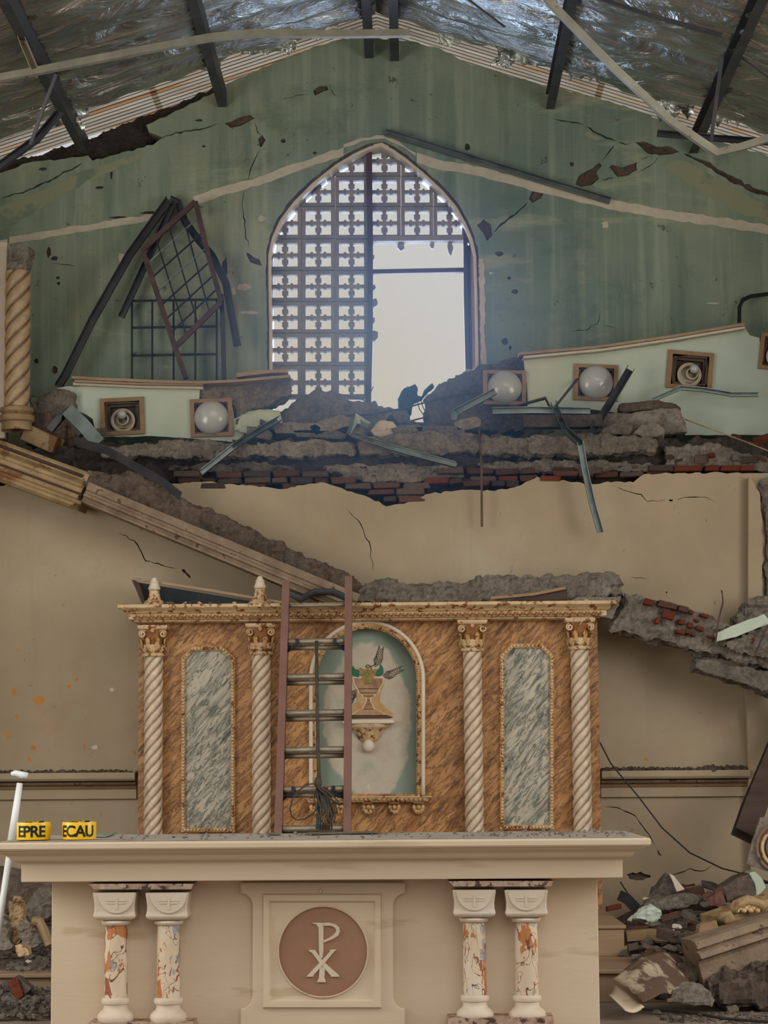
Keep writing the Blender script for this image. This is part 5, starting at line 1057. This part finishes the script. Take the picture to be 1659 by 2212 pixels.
# paired colonnettes
for k, cx_ in enumerate((251, 364, 1025, 1137)):
    YK = YA + .24; rr = px2m(26.5, YK); x = W(cx_, 2060, YK).x; zz = lambda py, c=cx_: W(c, py, YK).z; r_ = rr
    yo = -3 if cx_ > 900 else 3
    cap = MB()                                       # cushion capital: square above, hollow below
    hw, hz = px2m(46, YK), None; N = 10
    levels = [(zz(1923 + yo), 1.0), (zz(1930 + yo), .985), (zz(1940 + yo), .95), (zz(1952 + yo), .92), (zz(1964 + yo), .93), (zz(1974 + yo), .985), (zz(1979 + yo), .93), (zz(1983 + yo), .72)]
    base = 0
    for (zq, s_) in levels[::-1]: cap.v += [(x - hw * s_, YK - hw * s_ * .8, zq), (x + hw * s_, YK - hw * s_ * .8, zq), (x + hw * s_, YBd, zq), (x - hw * s_, YBd, zq)]
    nl = len(levels)
    for i in range(nl - 1):
        for j in range(4): cap.f.append((i * 4 + j, i * 4 + (j + 1) % 4, i * 4 + 4 + (j + 1) % 4, i * 4 + 4 + j))
    cap.f += [(3, 2, 1, 0), tuple((nl - 1) * 4 + j for j in range(4))]
    cl = thing('x', None, None, (0, 0, 0)); bpy.data.objects.remove(cl)
    c_ = cap.build('column_capital', ALTAR2, al, bev=.006)
    yfp = YK - hw * .8 - .006
    lu = [(cx_ - 40 * math.cos(a), 1927 + yo + 44 * math.sin(a)) for a in [math.pi * q / 20 for q in range(21)]]
    MB().ext(XZ(lu, yfp), yfp, yfp + .06).build('lunette', ALTAR2, c_, bev=.004)
    for (a, b, cc_, dd) in [(cx_ - 22, cx_ - 3, 1941, 1944), (cx_ + 3, cx_ + 22, 1941, 1944), (cx_ - 20, cx_ - 3, 1947, 1949.5), (cx_ + 3, cx_ + 20, 1947, 1949.5), (cx_ - 2.5, cx_ + 2.5, 1936, 1962)]: MB().ext(XZ([(a, cc_ + yo), (b, cc_ + yo), (b, dd + yo), (a, dd + yo)], yfp - .004), yfp - .004, yfp + .002).build('cross_relief', ALTAR2, c_)
    MB().lathe([(rr * .9, zz(1984 + yo)), (rr * 1.15, zz(1985 + yo)), (rr * 1.2, zz(1989 + yo)), (rr * 1.1, zz(1993 + yo)), (rr * .95, zz(1994 + yo)), (rr * 1.0, zz(1995 + yo))], (x, YK, 0), 28).build('neck_ring', ALTAR2, al, 'auto')
    MB().lathe([(rr * .90, zz(1994 + yo)), (rr * .93, zz(2060)), (rr * .93, zz(2152 + yo))], (x, YK, 0), 32).build('marble_shaft', peel_marble('peeling_marble_%s' % 'abcd'[k], k + 1.3), al, True)
    pf = [(rr * .95, 2151), (rr * 1.12, 2153), (rr * 1.18, 2158), (rr * 1.12, 2164), (rr * .98, 2166), (rr * .96, 2172), (rr * 1.02, 2176), (rr * 1.05, 2178), (rr * 1.1, 2179), (rr * 1.25, 2182), (rr * 1.45, 2188), (rr * 1.5, 2195), (rr * 1.4, 2202), (rr * 1.2, 2205)]
    MB().lathe([(a, zz(b + yo)) for a, b in pf], (x, YK, 0), 32).build('column_base', ALTAR2, al, 'auto')
for (a, b, yo) in ((190, 418, 0), (968, 1196, -6)):
    MB().ext(XZ([(a, 1909 + yo), (b, 1909 + yo), (b - 6, 1921 + yo), (a + 12, 1921 + yo)], YA + .14), YA + .14, YBd).build('marble_strip', SPECK, al)
    MB().box(W(a, 2205, YA + .15).x, W(b, 2205, YA + .15).x, YA + .13, YBd, 0, W(300, 2207 + yo, YA + .2).z).build('plinth', SPECK, al)

# --- tape rolls with print
def tape(px, py, word, label, extra=None):
    p = W(px, py, YA + .16); r_ = px2m(36, YA + .16); h = px2m(36.5, YA + .16); zb = zt + .008; t = thing('barrier_tape_roll', label, 'tape', (p.x, p.y + .05, zb))
    MB().lathe([(r_ * .5, 0), (r_, 0), (r_ * 1.012, .004), (r_ * 1.012, h - .004), (r_, h), (r_ * .9, h), (r_ * .88, h - .008), (r_ * .55, h - .006), (r_ * .5, h - .01), (r_ * .5, 0)], (p.x, p.y + .05, zb), 40).build('wound_tape', YTAPE, t, 'auto')
    MB().lathe([(r_ * .88, h - .007), (r_ * .52, h - .003)], (p.x, p.y + .05, zb), 40).build('tape_edge', TAPEG, t)
    def text(body, size, shift, zoff, m, nm):
        cu = bpy.data.curves.new('t', 'FONT'); cu.body = body; cu.size = size; cu.align_x = 'CENTER'; cu.extrude = .0004; cu.offset = .0022; cu.space_character = .92
        to = bpy.data.objects.new('t', cu); C.objects.link(to); dg = bpy.context.evaluated_depsgraph_get(); me = bpy.data.meshes.new_from_object(to.evaluated_get(dg)); bpy.data.objects.remove(to)
        bm = bmesh.new(); bm.from_mesh(me); bmesh.ops.triangulate(bm, faces=bm.faces)
        for _ in range(2):
            bmesh.ops.subdivide_edges(bm, edges=[e for e in bm.edges if e.calc_length() > .01], cuts=1); bmesh.ops.triangulate(bm, faces=bm.faces)
        for v in bm.verts:
            a = (v.co.x + shift) / r_; rr_ = r_ * 1.012 + .0006 + v.co.z; v.co = Vector((p.x + rr_ * math.sin(a), p.y + .05 - rr_ * math.cos(a), zb + zoff + v.co.y))
        bm.to_mesh(me); bm.free(); me.materials.clear(); me.materials.append(m); me.name = nm; link(nm, me, t)
    text(word, .076, 0, .015, TAPEB, 'print')
    if extra: text(extra[0], .07, extra[1], .014, TAPEB, 'print')
    for k in range(4):                               # loose tail crumpled in the core
        q_ = [Vector((p.x + r_ * .5 * math.cos(a + k), p.y + .05 + r_ * .5 * math.sin(a + k), zb + h - .004 + .012 * math.sin(3 * a + k) ** 2)) for a in [i * .35 for i in range(8)]]
        MB().sweep(q_, rect(.02, .001)).build('loose_tail', YTAPE if k % 2 else TAPEB, t)
tape(69, 1795, 'EPRE', 'yellow tape roll printed EPRE, leftmost on the altar table'); tape(168, 1797, 'ECAU', 'yellow tape roll printed ECAU, right of the other roll')
tag(MB().ext([(0, 0), (1, 0), (1, 1), (0, 1)], 0, 1).build('x', GLASSG), 'x', 'x') if False else None
def plate(nm, pxs, m, label, th=.004, cat='sheet'):
    q_ = [WZ(x, y, zt + .0085) for x, y in pxs]; n = len(q_); mb = MB().add([(v.x, v.y, zt + .0085) for v in q_] + [(v.x, v.y, zt + .0085 + th) for v in q_], [tuple(range(n)), tuple(range(2 * n - 1, n - 1, -1))] + [(i, (i + 1) % n, (i + 1) % n + n, i + n) for i in range(n)])
    return tag(mb.build(nm, m), label, cat)
plate('glass_offcut', [(190, 1806), (228, 1808), (254, 1799), (205, 1800)], GLASSG, 'small green-edged glass offcut behind the tape rolls')
plate('plaster_flake', [(575, 1803), (607, 1804), (600, 1800), (580, 1800)], CONC2, 'flat grey flake near the ladder foot on the altar')
plate('thin_strip', [(662, 1803), (830, 1800), (800, 1797), (664, 1799)], CONC2, 'long flat grey sheet on the altar behind its centre')
cr_ = MB(); rq = random.Random(12)
for i in range(190):
    x, y = rq.uniform(xa + .3, xb - .02), rq.uniform(ya + .02, yc - .05)
    if i > 120: x = rq.uniform(xb - .75, xb - .05)
    s_ = rq.uniform(.003, .009); cr_.ball((x, y, zt + .006 + s_ * .5), s_ * 1.3, s_, s_ * .8, 5, 3)
tag(stuff(cr_.build('dust_crumbs', CONC2)), 'brown and grey crumbs scattered over the altar top', 'debris')

# --- white pole leaning at the altar's left end
po = thing('tool_pole', 'white pole with a cross head leaning at the left end of the altar', 'pole', W(-10, 2090, 12.4))
P0, P1 = W(44, 1684, 12.3), W(-14, 2080, 12.2)
MB().tube([P0.lerp(P1, .02), P0.lerp(P1, .36)], .022, 12, sc=[.75, 1.05]).build('grip_sleeve', WHITEP, po, True); MB().tube([P0.lerp(P1, .36), P1], .0175, 12).build('shaft', WHITEP, po, True)
MB().tube([P0.lerp(P1, .405), P0.lerp(P1, .43)], .019, 12).build('yellow_band', YTAPE, po, True)
MB().tube(PX([(24, 1672, 12.3), (32, 1670, 12.3), (48, 1674, 12.3), (60, 1676, 12.3)]), .02, 10, sc=[.5, .8, 1, .9]).build('cross_head', WHITEP, po, True)

# ------------------------------------------------------------------ floor rubble, left and right of the altar
def fchunk(px, py, zf, size, k, where, label=None, flat=1.0):
    p = WZ(px, py, zf); Y = min(max(p.y, 11.2), 16.0); return chunk(px, py, Y, size, k, where, label, flat)
def gravel(name, poly, zf, n, seed, label, hgt, ymax=15.9, mats=CONC, s0=.008, s1=.03):
    mb = MB(); rq = random.Random(seed); xs = [q_[0] for q_ in poly]; ys = [q_[1] for q_ in poly]; k = 0
    while k < n:
        x, y = rq.uniform(min(xs), max(xs)), rq.uniform(min(ys), max(ys))
        if not inside((x, y), poly): continue
        s_ = rq.uniform(s0, s1) * rq.choice((.6, 1, 1)); k += 1
        z_ = zf + hgt(x, y) + s_ * .2; b0 = len(mb.v); mb.ball((x, y, z_), s_ * 1.2, s_, s_ * .7, 5, 3)
        for i in range(b0, len(mb.v)): v = mb.v[i]; mb.v[i] = tuple(v[j] + rq.uniform(-.3, .3) * s_ for j in range(3))
    return tag(stuff(mb.build(name, mats)), label, 'rubble')
XRs = bx1
def heap(x, y): return max(0, .42 * min(1, (x - 1.2) / 1.2)) * max(0, min(1, (y - 14.0) / 1.4)) + .05 * noise.noise(Vector((x * 3, y * 3, 2)))
def bank(name, x0, x1, y0, y1, hf, m, label, n=40, seed=0):
    mb = MB()
    for i in range(n + 1):
        for j in range(n + 1):
            x, y = x0 + (x1 - x0) * i / n, y0 + (y1 - y0) * j / n; q_ = Vector((x * 6, y * 6, seed))
            mb.v.append((x, y, hf(x, y) + .03 * noise.noise(q_) + .02 * noise.noise(q_ * 2.7) + .012 * noise.noise(q_ * 6)))
    mb.f = [(i * (n + 1) + j, (i + 1) * (n + 1) + j, (i + 1) * (n + 1) + j + 1, i * (n + 1) + j + 1) for i in range(n) for j in range(n)]
    return tag(stuff(mb.build(name, m)), label, 'rubble')
hr = lambda x, y: .17 + max(0, min(1, (y - 13.3) / 2.4)) * .26 * max(0, min(1, (x - 1.25) / .5))
bank('debris_bank', 1.36, 3.45, 13.2, 16.15, hr, EARTH, 'bank of brown debris heaped against the wall right of the altar', 60, 3)
gravel('gravel', [(1.4, 13.2), (3.4, 13.2), (3.4, 16), (1.4, 16)], 0, 1500, 5, 'fine gravel over the debris bank right of the altar', lambda x, y: hr(x, y) + .0, s0=.008, s1=.028)
hl = lambda x, y: .17 + max(0, min(1, (y - 13.2) / 2.6)) * .45
bank('debris_bank', -3.6, -1.75, 13.2, 16.15, hl, EARTH, 'bank of grey debris heaped against the wall left of the altar', 60, 4)
gravel('gravel', [(-3.6, 13.15), (-1.8, 13.15), (-1.8, 15), (-3.6, 15)], 0, 900, 6, 'fine gravel on the step left of the altar', lambda x, y: hl(x, y) + .01, mats=CONC2, s0=.008, s1=.03)
gravel('gravel', [(-3.2, 12.15), (-1.95, 12.35), (-1.8, 13.05), (-3.2, 13.05)], 0, 1300, 7, 'grey gravel on the floor below the step left of the altar', lambda x, y: max(0, (y - 12.2)) * .12 + .02 * abs(noise.noise(Vector((x * 5, y * 5, 1)))), mats=CONC2, s0=.008, s1=.028)
gravel('gravel', [(1.35, 12.05), (2.6, 11.7), (2.6, 12.6), (1.3, 12.45)], 0, 600, 8, 'pale crumbs on the floor in front of the bent sheet', lambda x, y: 0, mats=CONC2, s0=.005, s1=.018)
wl_ = 'in the heap left of the altar'; wr_ = 'in the heap right of the altar'
for i in range(34):
    px, py = R.uniform(-15, 104), R.uniform(1990, 2078); Y = 13.3 + (2085 - py) / 95 * 1.3; chunk(px, py + 4, Y, R.uniform(10, 26), R.choice('ccddep'), wl_)
for i in range(22):
    px, py = R.uniform(-10, 104), R.uniform(2122, 2185); chunk(px, py, min(12.95, 1.3 * F / (py - 1668)), R.uniform(10, 22), R.choice('ccdd'), 'on the floor below the left step')
# recognisable pieces, left heap
mass('carved_fragment', jag([(18, 1985), (20, 1950), (30, 1936), (40, 1934), (46, 1952), (54, 1948), (54, 1985), (52, 2030), (34, 2052), (26, 2040)], 8, 1.5, 111, True), 13.5, .12, GILT, 'upright gilded carved fragment in the left heap', vox=.014, amp=.02, seed=51, freq=9)
mass('carved_fragment', jag([(36, 2002), (48, 1992), (76, 1996), (92, 2040), (60, 2058), (42, 2044)], 8, 1.5, 112, True), 13.42, .14, CONC2, 'crumbly ochre stone block in the left heap', vox=.014, amp=.02, seed=52, freq=9)
steel('moulding_scroll', [(70, 1990, 13.4), (86, 1992, 13.4), (96, 2010, 13.38), (108, 2042, 13.36)], [(.028 * math.cos(k * .785), .028 * math.sin(k * .785)) for k in range(8)], GILT, 'curved gilded moulding against the altar in the left heap', 'moulding')
mass('masonry_boulder', jag([(52, 1960), (66, 1936), (90, 1918), (118, 1916), (118, 1985), (70, 1990)], 9, 2, 113, True), 13.9, .3, CONC, 'grey boulder at the back of the left heap', amp=.03, seed=53)
mass('masonry_boulder', jag([(-20, 1985), (0, 1975), (14, 1990), (22, 2020), (28, 2050), (-20, 2060)], 9, 2, 114, True), 13.45, .2, CONC2, 'pale boulder at the left picture edge in the left heap', amp=.025, seed=54)
tag(MB().ext(XZ([(32, 2042), (42, 2040), (60, 2046), (63, 2064), (40, 2068), (34, 2056)], 13.2), 13.2, 13.3).build('striped_tile', CREMO, bev=.006), 'small striped plaster tile on the left step', 'tile')
tb = thing('brick_block', 'red brick with grey mortar side on the floor left of the altar', 'brick', WZ(46, 2160, .0))
MB().ext(XZ([(18, 2125), (28, 2112), (40, 2114), (52, 2150), (38, 2163), (30, 2152)], 12.75), 12.74, 12.86).build('brick_face', REDB, tb, bev=.006); MB().ext(XZ([(33, 2108), (42, 2112), (68, 2136), (52, 2151), (40, 2118)], 12.76), 12.76, 12.87).build('mortar_face', CONC2, tb, bev=.006)
tag(rough('leaning_plaster_sheet', jag([(-40, 1860), (60, 1880), (118, 1900), (118, 1960), (40, 1975), (-40, 1990)], 12, 2, 115, True), 14.2, .05, EARTH, None, .02, .015, 6, 55), 'brown plaster sheet leaning behind the left heap', 'plaster')
# right heap
for i in range(170):
    py = 1918 + 140 * R.random() ** .9; px = R.uniform(1352, 1660); Y = 13.4 + (2060 - py) / 140 * 2.4; p = W(px, py, Y)
    chunk(px, py, Y, R.choice((R.uniform(10, 20), R.uniform(18, 44))), R.choice('ccddddeebp'), wr_, flat=.75, z=hr(p.x, Y) + R.uniform(.02, .12))
for i in range(26):
    px, py = R.uniform(1400, 1659), R.uniform(2110, 2195); chunk(px, py, 1.3 * F / (py - 1665) , R.uniform(8, 26), R.choice('cdeek'), 'on the floor right of the altar')
pb_ = mass('masonry_boulder', jag([(1398, 1950), (1420, 1925), (1432, 1895), (1446, 1888), (1462, 1905), (1482, 1930), (1470, 1945)], 8, 1.5, 121, True), 15.5, .25, CONC, 'pointed brown boulder with white side at the back of the right heap', amp=.02, seed=61)
MB().ext(XZ(jag([(1446, 1887), (1456, 1892), (1478, 1920), (1476, 1928), (1462, 1926)], 6, 1, 131, True), 15.45), 15.44, 15.5).build('plaster_face', RAW, pb_)
bb = thing('painted_block', 'brown block with mint-painted end on top of the right heap', 'block', W(1600, 1945, 15.1))
MB().ext(XZ(jag([(1560, 1918), (1590, 1898), (1620, 1886), (1632, 1906), (1634, 1938), (1570, 1948)], 9, 1, 122, True), 15.1), 15.1, 15.4).build('body', EARTH, bb, bev=.01); MB().ext(XZ(jag([(1618, 1886), (1632, 1882), (1648, 1900), (1656, 1918), (1636, 1940), (1630, 1908)], 7, 1, 123, True), 15.09), 15.09, 15.3).build('mint_end', MINT, bb, bev=.008)
mass('masonry_boulder', jag([(1520, 1945), (1540, 1930), (1562, 1918), (1572, 1948), (1560, 1962), (1528, 1960)], 8, 2, 124, True), 15.0, .2, BRICK, 'reddish lump left of the painted block', vox=.014, amp=.02, seed=62)
mass('plaster_boulder', jag([(1368, 1985), (1385, 1962), (1410, 1955), (1424, 1962), (1430, 1982), (1412, 1996)], 8, 1.5, 125, True), 14.5, .18, MINT, 'pale mint rounded lump near the wooden step', vox=.014, amp=.018, seed=63)
mass('masonry_slab', jag([(1380, 1962), (1420, 1950), (1480, 1930), (1512, 1938), (1518, 1955), (1460, 1968)], 9, 1.5, 126, True), 14.9, .3, CONC2, 'pale dusty slab lying across the right heap', amp=.015, seed=64)
chunk(1325, 1960, 15.0, 20, 'b', '', 'bright red brick on the wooden step beside the altar', rz=.3).data = REDM[0]
chunk(1449, 1980, 14.4, 26, 'b', '', 'tilted brown brick below the pale dusty slab')
steel('fallen_plank', [(1352, 2022, 14.2), (1400, 2018, 14.2), (1470, 2024, 14.1)], rect(.12, .06), WOODT, 'brown plank end lying beside the wooden step', 'plank')
steel('fallen_lath', [(1352, 2046, 13.9), (1440, 2056, 13.8)], rect(.05, .02), WOODT, 'thin lath on the step right of the altar', 'plank')
steel('debris_shard', [(1338, 1934, 15.2), (1355, 1942, 15.1), (1374, 1962, 15.0)], rect(.07, .01), BLACKI, 'black bent shard behind the wooden step', up=UP, cat='sheet')
# large cornice fragment
cf = thing('fallen_cornice', 'large grey-brown fallen cornice piece at lower right', 'cornice', W(1590, 2170, 12.6))
a_, b_ = W(1516, 2096, 12.7), W(1760, 2016, 12.95)
prof = [(-.18, .17), (-.05, .17), (.0, .16), (.01, .12), (-.02, .11), (.02, .09), (.03, .065), (-.01, .05), (-.02, .03), (-.02, -.12), (.03, -.14), (.04, -.17), (.0, -.19), (-.18, -.19)]
MB().sweep([a_.lerp(b_, k / 6) for k in range(7)], prof).build('moulded_body', TIMBM, cf, bev=.004)
a_, b_ = W(1560, 2004, 13.0), W(1760, 1935, 13.3)
MB().sweep([a_, a_.lerp(b_, .5), b_], [(-.2, .07), (.0, .07), (.03, .05), (.02, .02), (.05, .0), (.05, -.03), (.0, -.07), (-.2, -.07)]).build('upper_moulding', GILT, cf, bev=.004)
MB().ext(XZ(jag([(1512, 2000), (1520, 1996), (1548, 1988), (1558, 2020), (1516, 2036), (1510, 2016)], 8, 1, 127, True), 12.9), 12.9, 13.05).build('side_board', WOODT, cf, bev=.004)
MB().tube(PX([(1556, 1988, 12.95), (1560, 1976, 12.95), (1574, 1974, 12.95), (1580, 1984, 12.95), (1570, 1990, 12.95), (1566, 1982, 12.95)]), .022, 8, up=UP).build('scroll', GILT, cf, True)
cap_ = thing('fallen_capital', 'fallen carved capital with curled leaf on the large cornice piece', 'capital', W(1610, 1975, 13.0))
MB().tube(PX([(1580, 1970, 13.0), (1590, 1955, 13.0), (1615, 1945, 13.0), (1640, 1950, 13.0), (1652, 1962, 13.0)]), .03, 8, up=UP).build('rim', GILT, cap_, True)
for i in range(12): p = W(1592 + i * 5, 1966 - (i % 3) * 5, 13.0); MB().ball(p, .02, .02, .018, 7, 5).build('bead', CREMO, cap_, True)
mass('concrete_mass', jag([(1530, 2120), (1580, 2110), (1659, 2080), (1720, 2080), (1720, 2190), (1560, 2180), (1530, 2150)], 12, 3, 128, True), 12.5, .4, EARTH, 'dark rough masonry under the large cornice piece', amp=.04, seed=65)
mass('plaster_mound', jag([(1438, 2168), (1450, 2140), (1490, 2128), (1530, 2136), (1552, 2160), (1545, 2180)], 10, 2, 129, True), 12.35, .3, CONC2, 'rounded plaster mound on the floor at lower right', amp=.02, seed=66)
# bent cream sheet
bs = thing('bent_sheet', 'bent cream sheet with dirty face on the floor right of the altar', 'sheet', WZ(1400, 2170, 0))
def grid(pts4, nu, nv, fn, m, nm, par, th=.006):
    mb = MB(); a, b, c, d_ = [Vector(v) for v in pts4]
    for i in range(nu + 1):
        for j in range(nv + 1):
            u, v = i / nu, j / nv; p = a.lerp(b, u).lerp(d_.lerp(c, u), v); mb.v.append(tuple(p + fn(u, v)))
    mb.f = [(i * (nv + 1) + j, (i + 1) * (nv + 1) + j, (i + 1) * (nv + 1) + j + 1, i * (nv + 1) + j + 1) for i in range(nu) for j in range(nv)]
    o = mb.build(nm, m, par, True); s = o.modifiers.new('thick', 'SOLIDIFY'); s.thickness = th; return o
grid([W(1324, 2116, 12.35), W(1480, 2072, 13.0), W(1530, 2150, 12.7), W(1388, 2178, 12.15)], 16, 16, lambda u, v: Vector((0, 0, .03 * math.sin(3 * u + 2 * v) + .02 * noise.noise(Vector((u * 5, v * 5, 1))) + .05 * math.sin(math.pi * u))), PAPER, 'sheet_face', bs)
grid([W(1315, 2150, 12.3), W(1330, 2126, 12.36), W(1392, 2176, 12.18), W(1350, 2184, 12.12)], 6, 6, lambda u, v: Vector((0, 0, -.02 * math.sin(math.pi * u))), ALTAR, 'folded_edge', bs)
mass('plaster_crust', jag([(1395, 2110), (1440, 2088), (1480, 2078), (1520, 2080), (1535, 2110), (1500, 2130), (1420, 2128)], 10, 2, 130, True), 12.75, .12, EARTH, 'brown plaster crust leaning behind the bent sheet', amp=.025, seed=67)
tag(MB().tube(PX([(1388, 2180, 12.1), (1450, 2182, 12.0), (1510, 2190, 11.9), (1560, 2200, 11.8), (1670, 2208, 11.7)]), .008, 6).build('floor_cable', WIRE), 'black cable along the floor at lower right', 'cable')
tag(MB().tube(PX([(1296, 1604, 16.0), (1320, 1650, 15.98), (1380, 1722, 15.95), (1430, 1788, 15.95), (1490, 1842, 15.95), (1560, 1876, 15.95), (1600, 1886, 15.95), (1660, 1905, 15.9)]), .006, 6).build('hanging_cable', WIRE), 'long dark cable sagging along the cream wall at right', 'cable')
tag(MB().tube(PX([(1340, 1905, 15.9), (1356, 1930, 15.85), (1374, 1962, 15.6)]), .005, 6).build('loose_wire', WIRE), 'short wire hanging to the rubble beside the altar', 'cable')
# leaning pieces at the right edge
steel('leaning_channel', [(1607, 1806, 15.35), (1630, 1740, 15.5), (1672, 1640, 15.7), (1730, 1500, 16.0)], chan(.16, .1, .012), WOODD, 'dark box channel leaning at the right picture edge', 'board', UP)
ro = thing('round_moulding', 'broken round moulding with peeling paint at the right picture edge', 'moulding', W(1650, 1900, 15.0))
MB().ext(XZ(jag([(1642, 1766), (1672, 1764), (1760, 1768), (1772, 1960), (1690, 1958), (1664, 1884), (1640, 1876), (1612, 1866), (1624, 1822)], 10, 1, 131, True), 15.05), 15.05, 15.1).build('backing', CONC2, ro, bev=.004)
p = W(1690, 1832, 15.0)
for k, rr_ in enumerate((.16, .125, .09)): MB().lathe([(rr_ + .018, 0), (rr_ + .012, .03), (rr_, .035), (rr_ - .012, .0)], (p.x, 15.05, p.z), 36, axis='Y').build('ring', TIMBM if k != 1 else CREMO, ro, True)
st_ = stuff(MB().build('x', CONC)) if False else None
# crumbs along the mouldings
for (x0_, x1_, y_, n_, lab) in ((0, 296, 1668, 90, 'brown crumbs along the left wall moulding'), (1300, 1612, 1662, 130, 'brown crumbs along the right wall moulding')):
    mb = MB(); rq = random.Random(n_)
    for i in range(n_):
        px = rq.uniform(x0_, x1_); s_ = rq.uniform(.008, .022) * (1.5 if px > 1520 else 1); p = W(px, y_ + 2.5, YC - .07); mb.ball((p.x, YC - rq.uniform(.02, .11), p.z + s_ * .3), s_ * 1.5, s_, s_ * .9, 5, 3)
        for q_ in range(len(mb.v) - 20, len(mb.v)): v = mb.v[q_]; mb.v[q_] = tuple(v[j] + rq.uniform(-.35, .35) * s_ for j in range(3))
    tag(stuff(mb.build('moulding_crumbs', EARTH)), lab, 'debris')
# ------------------------------------------------------------------ blue scattering volume added to imitate the glow around the window
hz = bpy.data.materials.new('window_glow_haze'); hz.use_nodes = True; nt = hz.node_tree; nt.nodes.clear()
out = nt.nodes.new('ShaderNodeOutputMaterial'); vs = nt.nodes.new('ShaderNodeVolumeScatter'); vs.inputs['Color'].default_value = (.22, .48, 1, 1); vs.inputs['Anisotropy'].default_value = 0.0
tc = nt.nodes.new('ShaderNodeTexCoord'); mp = nt.nodes.new('ShaderNodeMapping'); nt.links.new(tc.outputs['Object'], mp.inputs['Vector'])
gr_ = nt.nodes.new('ShaderNodeTexGradient'); gr_.gradient_type = 'QUADRATIC_SPHERE'; nt.links.new(mp.outputs['Vector'], gr_.inputs['Vector'])
mu = nt.nodes.new('ShaderNodeMath'); mu.operation = 'MULTIPLY'; mu.inputs[1].default_value = 1.35; nt.links.new(gr_.outputs['Fac'], mu.inputs[0]); nt.links.new(mu.outputs[0], vs.inputs['Density']); nt.links.new(vs.outputs[0], out.inputs['Volume'])
hb = MB().ball((0, 0, 0), 1, 1, 1, 24, 16).mesh('glow_haze', hz, True); ho = link('glow_haze', hb); ho.location = W(815, 770, 16.3); ho.scale = (2.3, .98, 2.05)
tag(stuff(ho), 'bluish glow volume added in front of the arched window', 'haze')
SC.cycles.volume_bounces = 0; SC.cycles.volume_step_rate = 2.0; SC.cycles.volume_max_steps = 64
